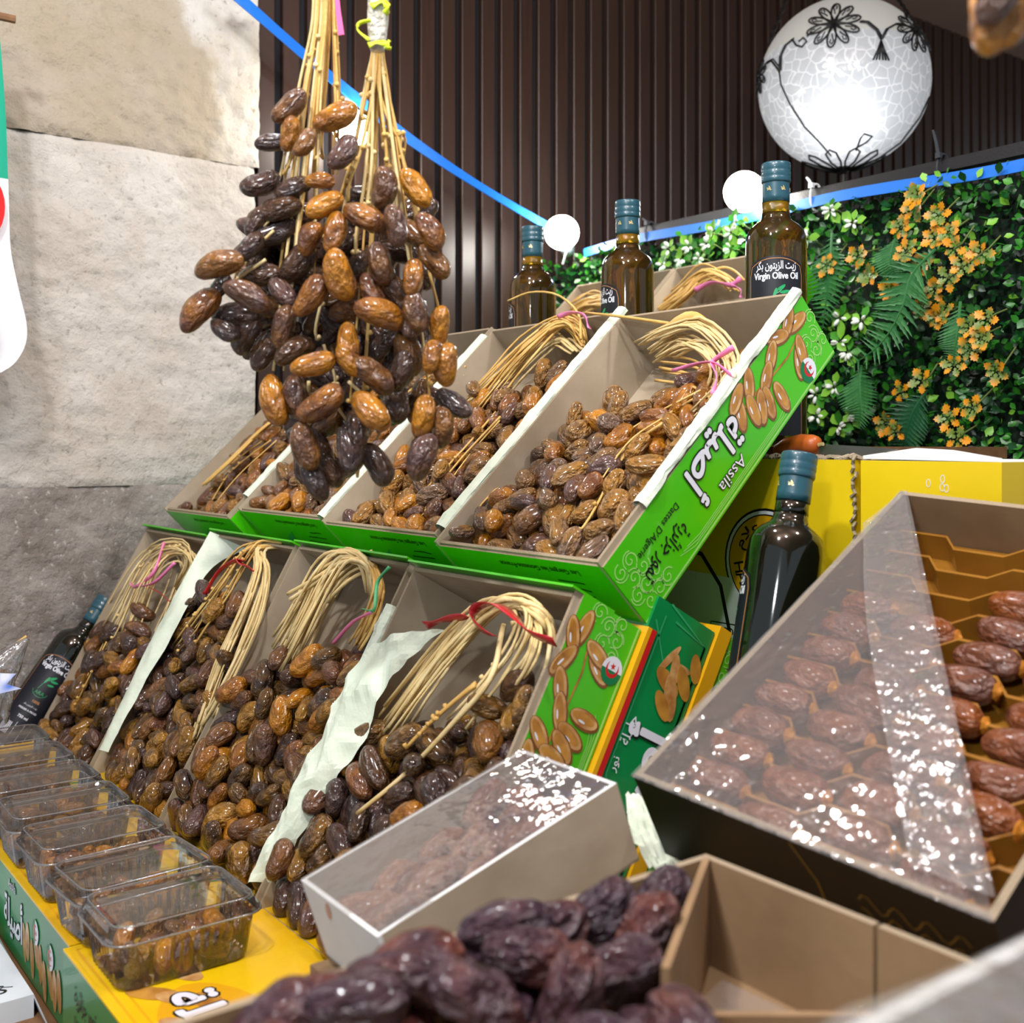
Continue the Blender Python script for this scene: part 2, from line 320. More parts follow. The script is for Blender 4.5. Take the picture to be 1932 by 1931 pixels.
def pack(n, region, zmax, ln, ori, r=None, iters=70, seed=1, zmin=0.0):
    """settle n capsule fruit in a region; returns centres and axes"""
    rg = np.random.RandomState(seed); x0, x1, y0, y1 = region; r = r or ln*.235; off = ln*.5-r
    P = np.stack([rg.uniform(x0, x1, n), rg.uniform(y0, y1, n), rg.uniform(zmin+r, zmax, n)], 1)
    A = np.array([ori(rg, p) for p in P]); A /= np.linalg.norm(A, axis=1)[:, None]
    offs = np.array([-1, 0, 1])*off; idx = np.repeat(np.arange(n), 3)
    for it in range(iters):
        Q = (P[:, None, :]+A[:, None, :]*offs[None, :, None]).reshape(-1, 3)
        if it % 8 == 0:
            Qf = Q.astype(np.float32); d2 = (Qf**2).sum(1); d2 = d2[:, None]+d2[None, :]-2*Qf@Qf.T
            I, J = np.nonzero(np.triu(d2 < (3.2*r)**2, 1)); k = idx[I] != idx[J]; I, J = I[k], J[k]
        D = Q[I]-Q[J]; d = np.sqrt((D**2).sum(1)+1e-12); ov = np.clip(2*r*.97-d, 0, None); f = D/d[:, None]*(ov*.2)[:, None]
        mv = np.stack([np.bincount(idx[I], f[:, c], n)-np.bincount(idx[J], f[:, c], n) for c in range(3)], 1)
        l = np.linalg.norm(mv, axis=1); mv *= np.minimum(1, r*.6/np.maximum(l, 1e-9))[:, None]
        P += mv; P[:, 2] -= .0016*(1-it/iters); ex = np.abs(A)*off+r*.95
        P[:, 0] = np.clip(P[:, 0], x0+ex[:, 0], x1-ex[:, 0]); P[:, 1] = np.clip(P[:, 1], y0+ex[:, 1], y1-ex[:, 1]); P[:, 2] = np.clip(P[:, 2], zmin+ex[:, 2]*.9, zmax+.01)
    return P, A
_o1 = ['first', 'second', 'third', 'fourth', 'fifth', 'sixth', 'seventh', 'eighth', 'ninth', 'tenth', 'eleventh', 'twelfth', 'thirteenth', 'fourteenth', 'fifteenth', 'sixteenth', 'seventeenth', 'eighteenth', 'nineteenth']
def ordinal(n):
    if n < 20: return _o1[n-1]
    t, u = divmod(n, 10); w_ = ['', '', 'twent', 'thirt', 'fort', 'fift'][t]; return w_+'ieth' if u == 0 else w_+'y-'+_o1[u-1]
def nth(i, pts): return ordinal(sorted(range(len(pts)), key=lambda k: pts[k]).index(i)+1)
# ================================================================== THE SETTING
XW = -1.88; XS = -1.90; ZC = CZ+1.247
y_edge = atX(490, 400, XW).y
def stone_mat(name, base, var, speck, bump, patch=None):
    m, nt, b = base_mat(name); L = nt.links.new; tc = N(nt, 'ShaderNodeTexCoord')
    n1 = N(nt, 'ShaderNodeTexNoise'); n1.inputs['Scale'].default_value = 5; n1.inputs['Detail'].default_value = 6; n1.inputs['Roughness'].default_value = .65; L(tc.outputs['Object'], n1.inputs['Vector'])
    r1 = N(nt, 'ShaderNodeValToRGB'); r1.color_ramp.elements[0].position = .4; r1.color_ramp.elements[1].position = .62
    r1.color_ramp.elements[0].color = lin(base); r1.color_ramp.elements[1].color = lin(var); L(n1.outputs[0], r1.inputs[0])
    n2 = N(nt, 'ShaderNodeTexNoise'); n2.inputs['Scale'].default_value = 85; n2.inputs['Detail'].default_value = 5; n2.inputs['Roughness'].default_value = .7; L(tc.outputs['Object'], n2.inputs['Vector'])
    r2 = N(nt, 'ShaderNodeValToRGB'); r2.color_ramp.elements[0].position = .28; r2.color_ramp.elements[1].position = .42; L(n2.outputs[0], r2.inputs[0])
    mx = N(nt, 'ShaderNodeMix', data_type='RGBA'); L(r2.outputs[0], mx.inputs[0]); mx.inputs[6].default_value = lin(speck); L(r1.outputs[0], mx.inputs[7]); out = mx.outputs[2]
    if patch:
        (pp, rad, pc) = patch; vd = N(nt, 'ShaderNodeVectorMath', operation='DISTANCE'); L(tc.outputs['Object'], vd.inputs[0]); vd.inputs[1].default_value = pp
        ma = N(nt, 'ShaderNodeMath', operation='MULTIPLY_ADD'); L(n1.outputs[0], ma.inputs[0]); ma.inputs[1].default_value = -.16; L(vd.outputs['Value'], ma.inputs[2])
        rr = N(nt, 'ShaderNodeValToRGB'); rr.color_ramp.elements[0].position = rad-.10; rr.color_ramp.elements[1].position = rad-.07; L(ma.outputs[0], rr.inputs[0])
        m3 = N(nt, 'ShaderNodeMix', data_type='RGBA'); L(rr.outputs[0], m3.inputs[0]); m3.inputs[6].default_value = lin(pc); L(out, m3.inputs[7])
        m4 = N(nt, 'ShaderNodeMix', data_type='RGBA'); m4.inputs[0].default_value = .7; L(out, m4.inputs[6]); L(m3.outputs[2], m4.inputs[7]); out = m4.outputs[2]
    L(out, b.inputs['Base Color']); b.inputs['Roughness'].default_value = .9
    bu = N(nt, 'ShaderNodeBump'); bu.inputs['Strength'].default_value = bump; bu.inputs['Distance'].default_value = .007; L(n2.outputs[0], bu.inputs['Height']); L(bu.outputs[0], b.inputs['Normal'])
    return m
sp = atX(60, 130, XW)
M['stone'] = stone_mat('pale_limestone', (208, 204, 198), (190, 180, 164), (136, 124, 108), .9, ((sp.x, sp.y, sp.z), .30, (160, 144, 120)))
M['stone2'] = stone_mat('smeared_plaster_stone', (206, 201, 194), (190, 181, 170), (150, 140, 128), .9)
M['stone_dark'] = stone_mat('dark_cement_render', (164, 157, 151), (116, 106, 98), (206, 202, 198), 1.0)
wl = struct(MB().box(XW-.16, XW-.03, -1.2, y_edge-.004, 0, ZC).obj('wall_left', M['stone_dark']))
def stone(y0, y1, z0, z1, m, amp, fine, seed):
    rows = []; ny = int((y1-y0)/.0065); nz = int((z1-z0)/.0065); o = Vector((0, seed*9, seed*5))
    for j in range(nz+1):
        row = []; z = z0+(z1-z0)*j/nz
        for i in range(ny+1):
            y = y0+(y1-y0)*i/ny; p = Vector((0, y, z))+o
            h = noise.fractal(p*6, .9, 2.1, 4)*amp + noise.fractal(p*45, .8, 2, 3)*fine
            e = min(y1-y, z-z0, z1-z)/.012
            if e < 1: h -= .0035*(1-max(e, 0))**2
            sc = noise.noise(Vector((0, y*14+z*5, z*2.2))+o)           # long trowel scratches
            if abs(sc) < .010: h -= .0016
            row.append((XW+h, y, z))
        rows.append(row)
    return MB().sheet([r[::-1] for r in rows]).obj('stone_block', m, wl, smooth=True)
zj = CZ+.50; zd = CZ-.066
stone(-.55, y_edge, zj, ZC-.02, M['stone'], .012, .0052, 1)
stone(-.55, y_edge-.008, zd, zj, M['stone2'], .007, .0032, 2)
stone(-.55, y_edge-.02, .45, zd, M['stone_dark'], .008, .0042, 3)
# slatted wall
wb = struct(MB().box(XS-.06, XS-.014, y_edge-.05, 4.35, 0, ZC).obj('wall_back', M['felt']))
pitch = .0262*1.9; sw = .033
slat = MB(); c = .0012
slat.add([(-.014, -sw/2, 0), (-c, -sw/2, 0), (0, -sw/2+c, 0), (0, sw/2-c, 0), (-c, sw/2, 0), (-.014, sw/2, 0)] + [(-.014, -sw/2, ZC), (-c, -sw/2, ZC), (0, -sw/2+c, ZC), (0, sw/2-c, ZC), (-c, sw/2, ZC), (-.014, sw/2, ZC)],
         [(i, i+1, i+7, i+6) for i in range(5)] + [(5, 4, 3, 2, 1, 0), (6, 7, 8, 9, 10, 11)])
slm = slat.mesh('slat', [M['wood']])
yg = .6767*1.9 + pitch/2
for i in range(-9, 62):
    y = yg+i*pitch
    if y-sw/2 > y_edge+.003: link('slat', slm, wb, T(XS, y, 0))
struct(MB().box(-2.1, 2.2, -1.2, 4.4, ZC, ZC+.05).obj('ceiling', M['ceiling']))
struct(MB().box(-2.1, 2.2, -1.2, 4.4, -.05, 0).obj('floor', mat('market_floor', (120, 116, 110), .7, var=(96, 92, 88), scale=4)))
# ------------------------------------------------------------------ frames of the tilted boxes
BW, BH = .266, .082
def tilt_frame(x, y, z, ang): return frame(Vector((x, y, z)), Vector((1, 0, 0)), Vector((0, math.cos(ang), math.sin(ang))), Vector((0, -math.sin(ang), math.cos(ang))))
def row_frame(x, yf, zf, ang, h, slide=0):   # (yf,zf): front rim
    m = tilt_frame(x, yf, zf+CZ, ang); return m @ T(0, slide, -h)
UA, LA = R(43.96), R(60.8); UL, LL = .369, .3625
UF = [row_frame(-1.803+.27*k, .642, -.097, UA, BH, s) for k, s in enumerate((-.006, .011, .005, -.005))]
_ly, _lz = .617-LL*math.cos(LA), -.121-LL*math.sin(LA)
LF = [row_frame(-1.803+.27*k, _ly, _lz, LA, BH, s) for k, s in enumerate((-.012, -.002, .0, -.003))]
VF = [row_frame(x, 1.41-.369*math.cos(R(44)), .314-.369*math.sin(R(44)), R(44), BH) for x in (-1.672, -1.404)]
# ------------------------------------------------------------------ the stand that carries everything
ZT = CZ-.521
st = thing('display_stand', 'stepped plywood stand and table carrying the tilted date boxes', 'stand', T(-1.0, .7, 0))
def spart(name, x0, x1, y0, y1, z0, z1): return MB().box(x0+1, x1+1, y0-.7, y1-.7, z0, z1).obj(name, M['plywood'], st)
spart('table_top', -1.875, .25, .02, 1.47, ZT-.03, ZT)
for x in (-1.82, .15):
    for y in (.08, 1.4): spart('leg', x, x+.05, y, y+.05, 0, ZT-.03)
def slope(name, Mx, l, zlo=-.014, x0=0, x1=1.02):
    vs = [Mx @ Vector(p) for p in ((x0, .02, zlo), (x1, .02, zlo), (x0, l-.02, zlo), (x1, l-.02, zlo), (x0, .02, -.004), (x1, .02, -.004), (x0, l-.02, -.004), (x1, l-.02, -.004))]
    MB().add([v-Vector((-1, .7, 0)) for v in vs], [(0, 2, 3, 1), (4, 5, 7, 6), (0, 1, 5, 4), (2, 6, 7, 3), (0, 4, 6, 2), (1, 3, 7, 5)]).obj(name, M['plywood'], st)
slope('slope_board', row_frame(-1.803, .642, -.097, UA, BH, -.01), UL); slope('slope_board', row_frame(-1.803, _ly, _lz, LA, BH, -.012), LL, x1=.8)
spart('shelf', -1.8, -.798, .985, 1.42, CZ-.016, CZ-.001)
spart('riser', -1.8, -.98, 1.40, 1.42, ZT, CZ-.016)
for x in (-1.79, -1.0): spart('riser', x, x+.015, 1.0, 1.42, ZT, CZ-.016)
# ------------------------------------------------------------------ printed date boxes
def side_print(T0, Mx, w, l, h, part, full=True, dark=False):
    """flat print on the right-hand side panel (upside down, as the trays stand)"""
    def fn(x, y, lf): return Vector((w+.0003+lf, l-x, h-y))     # x from the back end, y from the rim
    mb = MB(); ms = [M['pale'], M['white'], M['ink'], M['flag_green'], M['red'], M['print_date'], M['print_date2'], M['print_date3']]
    hh = h
    arabesque(mb, fn, .006, .030, .075, hh-.008, 0, 0, 3, 1.15, lambda x, y: x < .012+(y-.030)*1.3)
    arabesque(mb, fn, l-.062, .010, l-.004, hh-.008, 0, 0, 5, 1.15, lambda x, y: x > l-.008-(y)*.72)
    for k in range(3):
        line2(mb, fn, [(.085+.006*k, hh-.014-.0), (.10+.006*k, hh-.0065-.002*k), (l-.09-.006*k, hh-.0065-.002*k), (l-.07-.006*k, hh-.014)], .0009, 0, 0)
    line2(mb, fn, [(.0, hh-.003), (l, hh-.003)], .0022, 0, 0)
    dts = [(.026, .020, -.15), (.036, .012, .5), (.058, .012, -.5), (.079, .020, .55), (.05, .052, 1.0), (.040, .046, 1.2), (.098, .030, .5), (.122, .018, .9), (.112, .050, 1.25), (.123, .046, 1.0), (.134, .040, 1.35), (.150, .030, 1.1), (.094, .058, 1.5), (.145, .016, .4)]
    line2(mb, fn, [(.03, .03), (.06, .036), (.09, .034), (.115, .03), (.14, .03)], .0022, 5, .0001)
    for i, (x, y, a) in enumerate(dts):
        z_ = .0001+.00003*i; disc(mb, fn, x, y, .0188, .0086, 7, z_, n=16, rot=a); disc(mb, fn, x-.0008, y-.0008, .0172, .0070, 6, z_+.00001, n=16, rot=a); disc(mb, fn, x-.001, y-.0014, .0140, .0045, 5, z_+.00002, n=14, rot=a); disc(mb, fn, x+.002, y-.0026, .0045, .0011, 1, z_+.00003, n=8, rot=a)
    flag_badge(mb, lambda x, y, lf: fn(.045-(x)*1, .066-(y)*1, lf), 0, 0, .0125, 3, 1, 4, .0005)
    if full:
        lx, ly = .205, .036
        g = lambda x, y, lf: fn(lx+x, ly+.020-(y+.020)*1.0 if False else ly+y*-1*-1*1, lf)
        # text reads from the back end to the front with its head towards the box floor
        tf = lambda ox, oy: (lambda x, y, lf: fn(ox+x, oy+y, lf))
        btext(mb, AR['assila'], tf(.202, .034), .0028, 2, .0006, height=.050, width=.086); btext(mb, AR['assila'], tf(.202, .034), .0011, 1, .0008, height=.050, width=.086)
        btext(mb, 'Assila', tf(.197, .0625), .0008, 2, .0006, height=.012, width=.044); btext(mb, 'Assila', tf(.197, .0625), 0, 1, .0008, height=.012, width=.044)
        text(mb, "Dattes D'Algerie", tf(.302, .030), width=.066, height=.0095, off=.008, mi=2, lift=.0003)
        text(mb, AR['tumur'], tf(.308, .052), width=.066, height=.022, off=.014, mi=2, lift=.0003)
    return mb.obj('print', ms, part)
def date_box(label, Mx, l, pr=None, group='tilted open trays of dates', w=BW, h=BH, front_text=None, lip=False):
    t = thing('date_box', label, 'box', Mx, group); a, b = .0035, .0028; lo = h-.006
    ms = [M['kraft'], M['green'], M['edge']]
    def wall(name, x0, x1, y0, y1, z0, z1, axis, sgn):
        """corrugated inner wall standing proud of a printed outer sleeve"""
        mb = MB()
        if axis == 'x':
            xi = (x0, x0+a) if sgn > 0 else (x1-a, x1); xo = (x0+a, x1) if sgn > 0 else (x0, x1-a)
            mb.box(xi[0], xi[1], y0, y1, z0, z1, mis=(0, 2, 0, 0, 0, 0)); mb.box(xo[0], xo[1], y0, y1, z0, lo, mis=(1, 2, 1, 1, 1, 1))
        else:
            yi = (y0, y0+a) if sgn > 0 else (y1-a, y1); yo = (y0+a, y1) if sgn > 0 else (y0, y1-a)
            mb.box(x0, x1, yi[0], yi[1], z0, z1, mis=(0, 2, 0, 0, 0, 0)); mb.box(x0, x1, yo[0], yo[1], z0, lo, mis=(1, 2, 1, 1, 1, 1))
        return mb.obj(name, ms, t)
    MB().box(0, w, 0, l, 0, .003, mis=(1, 0, 1, 1, 1, 1)).obj('base_panel', ms, t)
    wall('side_panel', 0, a+b, 0, l, .003, h, 'x', -1); rp = wall('side_panel', w-a-b, w, 0, l, .003, h, 'x', 1)
    fp = wall('end_panel', a+b, w-a-b, 0, a+b, .003, h-.004, 'y', -1); wall('end_panel', a+b, w-a-b, l-a-b, l, .003, h+.001, 'y', 1)
    if lip: MB().box(0, w, l, l+.0022, h*.45, h+.009, mis=(0, 0, 0, 1, 0, 0)).obj('sleeve_lip', [M['green'], M['green']], t)
    if pr: side_print(t, Mx, w, l, h, rp, pr == 'full')
    if front_text:
        def fn(x, y, lf): return Vector((w/2-x, -.0003-lf, h*.5-y))
        mb = MB(); r2 = random.Random(4)
        for q, (s, wd_) in enumerate((('Les Garges les Gonesse-France', .12),)): text(mb, s, lambda x, y, lf, q=q: fn(x-.03, y-.022+.014*q, lf), width=wd_, off=.01, mi=0, lift=.0001)
        for q in range(5): line2(mb, fn, [(-.085+.012*i+rnd(-.002, .002), -.006+.009*q+rnd(-.0012, .0012)) for i in range(4+q % 3)], .0016, 0, .0001)
        disc(mb, fn, .03, .018, .03, .010, 1, .0001, n=4, rot=.785)
        mb.obj('print', [M['ink'], M['pale_dark']], fp)
    return t
ULB = ['open green date tray at the far left of the upper row against the stone wall', 'second open date tray of the upper row, behind the tip of the hanging dates',
       'third open tray of the upper row, white paper roll along its rim', 'large nearest open tray of the upper row with white lettering on its green side']
LLB = ['open date tray at the far left of the lower row beside the leaning bottle', 'lower row date tray with smooth white paper over its left wall',
       'third date tray of the lower row, between two white papers', 'nearest date tray of the lower row with a red ribbon around its stalks']
UB = [date_box(ULB[k], UF[k], UL, 'full' if k == 3 else None, front_text=True) for k in range(4)]
LB = [date_box(LLB[k], LF[k], LL, 'pic' if k == 3 else None, lip=True) for k in range(4)]
VLB = ['top tier date tray behind the left olive oil bottle', 'top tier date tray behind the right olive oil bottle with pink ribbon']
VB = [date_box(VLB[k], VF[k], UL, group='top tier trays') for k in range(2)]
# closed boxes under the nearest lower tray
def closed_box(name, label, Mx, w, l, h, mats, group=None):
    t = thing(name, label, 'box', Mx, group)
    MB().box(0, w, 0, l, 0, h*.93, mi=0).obj('body', [mats[0]], t)
    lid = MB().box(-.0025, w+.0025, -.0025, l+.0025, h*.80, h, mi=0).obj('lid', [mats[1]], t)
    return t, lid
HG = .003
S2 = LF[3] @ T(0, .035, -BH-HG)
t2 = thing('closed_date_box', 'closed dark green box with big white Arabic lettering under the nearest lower tray', 'box', S2)
b2 = MB().box(0, BW+.003, 0, LL, 0, BH).obj('body', [M['green_dark']], t2)
mb = MB(); mb.box(-.001, BW+.006, -.003, LL-.03, BH-.010, BH-.0035, 0); mb.box(-.0012, BW+.0062, -.0034, LL-.03, BH-.0035, BH+.0015, 1); mb.obj('lid_edge', [M['red'], M['gold']], t2)
def fn2(x, y, lf): return Vector((BW+.0035+lf, LL-x, BH-y))
mb = MB(); ms2 = [M['pale_dark'], M['white'], M['ink'], M['print_date2'], M['print_date']]
for k in range(2): line2(mb, fn2, [(.0+.012*k, .018+.012*k), (.018, BH-.006), (LL-.03, BH-.006)], .0022, 0, 0)
line2(mb, fn2, [(.012, .016), (.16, .016), (.19, .03), (.25, .022), (.33, .03)], .0018, 0, 0); line2(mb, fn2, [(.02, .006), (.07, .05), (.06, .075)], .0018, 0, 0)
for (x, y, rx, ry, a, m_) in ((.052, .050, .016, .006, .3, 3), (.064, .046, .019, .008, 1.2, 4), (.075, .056, .022, .008, .5, 3), (.058, .066, .017, .0075, .75, 4), (.045, .038, .018, .004, -.5, 3), (.046, .060, .010, .003, 1.5, 3), (.085, .050, .016, .007, .9, 4), (.04, .074, .014, .007, .5, 4)): disc(mb, fn2, x, y, rx, ry, m_, .0002+x*.004, n=16, rot=a)
tf = lambda ox, oy: (lambda x, y, lf: fn2(ox-x, oy-y, lf))
btext(mb, AR['assila'], tf(.172, .052), .0022, 2, .0004, height=.058, width=.125); btext(mb, AR['assila'], tf(.171, .051), .0014, 1, .0006, height=.058, width=.125)
text(mb, AR['hamila'], tf(.118, .022), height=.012, width=.026, off=.01, mi=1, lift=.0005); text(mb, AR['nour'], tf(.150, .022), height=.010, width=.013, off=.01, mi=1, lift=.0005)
btext(mb, AR['tumur'], tf(.29, .05), .0012, 1, .0005, height=.03, width=.07)
mb.obj('print', ms2, b2)
S3 = S2 @ T(0, .005, -BH-HG)
t3 = thing('closed_date_box', 'bright green closed box with yellow lid edge, lowest of the leaning stack', 'box', S3)
b3 = MB().box(0, BW+.003, 0, LL, 0, BH).obj('body', [M['green']], t3); MB().box(-.001, BW+.006, -.003, LL+.003, BH-.016, BH+.001, 0).obj('lid_edge', [M['gold']], t3)
mb = MB(); f3 = lambda x, y, lf: Vector((BW+.0035+lf, LL-x, BH-y)); arabesque(mb, f3, .006, .026, .12, .075, 0, 0, 9, 1.1); mb.obj('print', [M['pale']], b3)
# yellow-lidded boxes the clear punnets stand on
YT = CZ-.437
YL = ['closed yellow-topped date box under the nearest clear punnet', 'closed yellow-topped date box under the middle clear punnets', 'closed yellow-topped date box under the far clear punnets beside the stone wall']
for i, x1 in enumerate((-.645, -1.014, -1.384)):
    x0 = x1-.367; y0, y1 = (.276, .546) if i else (.270, .54)
    t = thing('closed_date_box', YL[i], 'box', T(x0, y0, YT-BH), 'yellow topped boxes'); w, l = .366, .27
    bd = MB().box(0, w, 0, l, 0, BH-.002).obj('body', [M['green_dark']], t); lid = MB().box(0, w, 0, l, BH-.002, BH).obj('lid', [M['yellow']], t)
    ft = lambda x, y, lf: Vector((x, y, BH+.0002+lf)); fs = lambda x, y, lf: Vector((w-x, -.0003-lf, y)); mb = MB()
    for k in range(5): line2(mb, ft, [(.004+.005*k, .004+.005*k), (w-.004-.005*k, .004+.005*k), (w-.004-.005*k, l-.004-.005*k), (.004+.005*k, l-.004-.005*k), (.004+.005*k, .004+.005*k)], .0022 if k % 2 else .0012, 0 if k % 2 else 3, 0)
    for k in range(6): line2(mb, ft, [(w-.03-.012*k, .028), (w-.05-.012*k, .045), (w-.03-.012*k, .062)], .003, 0, .0001)
    disc(mb, ft, w*.62, .06, .10, .045, 0, .0001, n=24)
    for k in range(9): disc(mb, ft, .06+.022*k, .035+.016*(k % 3), .024, .010, 4 if k % 2 else 5, .0002+.00003*k, n=14, rot=rnd(-.6, .9))
    tq = lambda ox, oy: (lambda x, y, lf: ft(ox-y, oy+x, lf))
    text(mb, "Dattes D'Algerie", tq(.30, .075), width=.08, height=.011, off=.012, mi=1, lift=.0004); text(mb, AR['tumur'], tq(.335, .08), width=.085, height=.022, off=.02, mi=1, lift=.0004)
    tq2 = lambda ox, oy: (lambda x, y, lf: ft(ox+x, oy+y, lf))
    btext(mb, AR['assila'], tq2(.205, .058), .0036, 1, .0004, width=.13, height=.055); btext(mb, AR['assila'], tq2(.205, .058), .0016, 2, .0006, width=.13, height=.055)
    for k in range(7): line2(mb, ft, [(.235+.012*k, .120+.004*(k % 2)), (.244+.012*k, .165+.005*(k % 3))], .0065, 6 if k % 2 else 3, .0003)
    mb.obj('print', [M['gold'], M['ink'], M['white'], M['yellow'], M['print_date'], M['print_date2'], M['flag_green']], lid)
    mb = MB(); tz = lambda ox, oy: (lambda x, y, lf: fs(ox-x, oy+y, lf))
    btext(mb, AR['assila'], tz(.20, .040), .0022, 1, .0003, width=.075, height=.046); btext(mb, AR['assila'], tz(.20, .040), .0009, 0, .0005, width=.075, height=.046)
    btext(mb, 'Assila', tz(.205, .070), .0007, 1, .0003, width=.03); text(mb, 'Assila', tz(.205, .070), width=.03, mi=0, lift=.0005)
    text(mb, AR['tumur'], tz(.30, .055), width=.06, height=.02, off=.012, mi=1, lift=.0003); text(mb, "Dattes D'Algerie", tz(.30, .035), width=.06, off=.01, mi=1, lift=.0003)
    for k, (x, y, a) in enumerate(((.155, .03, 1.3), (.143, .035, 1.5), (.125, .025, 1.4), (.11, .04, 1.2), (.095, .03, 1.5), (.08, .02, 1.4), (.06, .03, 1.2), (.045, .025, 1.5), (.03, .03, 1.4))): disc(mb, fs, x, y, .019, .0075, 3+k % 2, .0002+.00004*k, n=14, rot=a)
    flag_badge(mb, lambda x, y, lf: fs(.112-x, .055-y, lf), 0, 0, .012, 5, 0, 2, .0007); flag_badge(mb, lambda x, y, lf: fs(.06-x, .05-y, lf), 0, 0, .012, 5, 0, 2, .0007)
    mb.obj('print', [M['white'], M['ink'], M['red'], M['print_date'], M['print_date2'], M['flag_green']], bd)
# ================================================================== DATE BUNCHES IN THE TRAYS
def strand(parent, pts, r, m='straw', nub=0, name='stalk'):
    mb = MB(); mb.tube(pts, [r*(1.1-.35*i/len(pts)) for i in range(len(pts))], 5); n = len(pts)
    for k in range(nub):
        p = Vector(pts[random.randrange(n//3, n)]); d = Vector((rnd(-1, 1), rnd(-1, 1), rnd(.2, 1))).normalized(); mb.tube([p, p+d*.003, p+d*.0045], [.0012, .0024, .0019], 6)
    return mb.obj(name, [M[m]], parent, smooth=True)
def strands(t, Mx, ctrl, n, j0=3, j1=10, r=.0013, m='straw', nub=0, zj=.004, npt=16):
    for k in range(n):
        a, b = random.gauss(0, 1), random.gauss(0, 1); pts = []
        for q, (px, py, zz) in enumerate(ctrl):
            f = q/(len(ctrl)-1); s = j0+(j1-j0)*f
            pts.append(lc(Mx, px+a*s+random.gauss(0, s*.25), py+b*s*.8+random.gauss(0, s*.25), max(.006, zz+random.gauss(0, zj))))
        e = rnd(0, .12); sm = smoothpath(pts, npt); strand(t, sm[:max(6, int(npt*(1-e)))], r*rnd(.75, 1.25), m, nub if random.random() < .6 else 0)
def ribbon(t, Mx, ctrl, w, m, side=(0, 0, 1), name='ribbon'):
    pts = smoothpath([lc(Mx, *c) for c in ctrl], 22); sd = [Vector(side)+Vector((math.sin(i*.5)*.5, math.cos(i*.4)*.4, 0)) for i in range(22)]
    return MB().strip(pts, w, sd).obj(name, [M[m]], t, smooth=True)
def bunch(label, Mx, n, region, zmax, ln, kinds, seed, ycut=None, along=.8, group='date bunches lying in the trays', zmin=.022):
    t = thing('date_bunch', label, 'dates', Mx, group)
    def ori(rg, p): return np.array([rg.normal(0, .8), along+rg.normal(0, .45), rg.normal(0, .34)])
    P, A = pack(n, region, zmax, ln, ori, seed=seed, iters=80, zmin=zmin); rg = random.Random(seed)
    for p, a in zip(P, A):
        if ycut and p[1] > ycut(p[0])+rg.uniform(-.012, .012): continue
        d = Vector(a)*(1 if rg.random() < .8 else -1); put_date(rg.choices(list(kinds), list(kinds.values()))[0], Vector(p), d, ln*rg.uniform(.84, 1.12), t, rg.uniform(.88, 1.16))
    return t
tan = {'d_light': 6, 'd_amber': 2, 'd_brown': 2}; olv = {'d_olive': 6, 'd_brown': 2, 'd_dark': 3, 'd_amber': 1}
wi = (.008, BW-.008)
b = bunch('tan dates on dry stalks filling the nearest upper tray', UF[3], 330, (*wi, .008, .33), .09, .0385, tan, 11, lambda x: .20+.40*x)
strands(b, UF[3], [(1218, 645, .055), (1258, 622, .075), (1315, 610, .088), (1366, 648, .088), (1384, 700, .08), (1345, 745, .068), (1300, 790, .055)], 15, 9, 6, r=.0016, m='straw_pale')
strands(b, UF[3], [(1240, 665, .05), (1285, 640, .07), (1330, 655, .08), (1352, 700, .078), (1335, 745, .066), (1285, 800, .055)], 12, 12, 9, r=.0015, m='straw_pale')
strands(b, UF[3], [(1240, 690, .045), (1300, 700, .06), (1340, 730, .064), (1320, 770, .06)], 6, 10, 8, r=.0015, m='straw')
strands(b, UF[3], [(1330, 740, .07), (1230, 800, .062), (1130, 880, .064), (1030, 960, .062)], 2, 5, 14, nub=5); strands(b, UF[3], [(1250, 790, .07), (1180, 840, .068), (1100, 960, .066), (1060, 1010, .06)], 2, 5, 14, nub=5); strands(b, UF[3], [(960, 900, .06), (910, 950, .065), (880, 1000, .06)], 1, 3, 3, nub=5)
MB().tube(smoothpath([lc(UF[3], 1258, 625, .07), lc(UF[3], 1300, 600, .085), lc(UF[3], 1330, 608, .085)], 8), [.004, .007, .008, .008, .007, .007, .006, .004], 8).obj('stalk_base', [M['straw']], b, smooth=True)
ribbon(b, UF[3], [(1384, 655, .095), (1350, 678, .093), (1345, 690, .092), (1352, 715, .09), (1345, 745, .085)], .006, 'pink'); ribbon(b, UF[3], [(1268, 700, .07), (1310, 688, .085), (1345, 684, .094), (1372, 702, .09), (1384, 712, .086)], .004, 'pink')
strand(b, smoothpath([lc(UF[3], 1262, 610, .075), lc(UF[3], 1170, 597, .092), lc(UF[3], 1105, 590, .094)], 8), .002)
b = bunch('tan dates on long bright stalks in the third upper tray', UF[2], 300, (*wi, .008, .32), .09, .0385, tan, 12, lambda x: .23+.30*x)
strands(b, UF[2], [(1098, 650, .07), (1086, 618, .085), (1050, 610, .09), (985, 660, .082), (925, 725, .07), (880, 780, .056)], 26, 5, 16, r=.0017)
strands(b, UF[2], [(1085, 660, .07), (1040, 640, .07), (960, 705, .06), (905, 755, .05), (870, 800, .05)], 12, 8, 18, r=.0018, m='straw_pale')
strands(b, UF[2], [(940, 780, .066), (880, 850, .064), (800, 940, .062), (740, 980, .05)], 3, 10, 14, nub=5)
ribbon(b, UF[2], [(1052, 598, .10), (1080, 590, .106), (1102, 596, .106), (1112, 620, .10)], .006, 'pink'); strand(b, smoothpath([lc(UF[2], 1096, 640, .09), lc(UF[2], 1090, 590, .10), lc(UF[2], 1050, 556, .10), lc(UF[2], 1000, 552, .10), lc(UF[2], 958, 568, .10)], 14), .0017)
b = bunch('tan dates in the second upper tray, partly behind the hanging dates', UF[1], 260, (*wi, .008, .30), .09, .038, tan, 13)
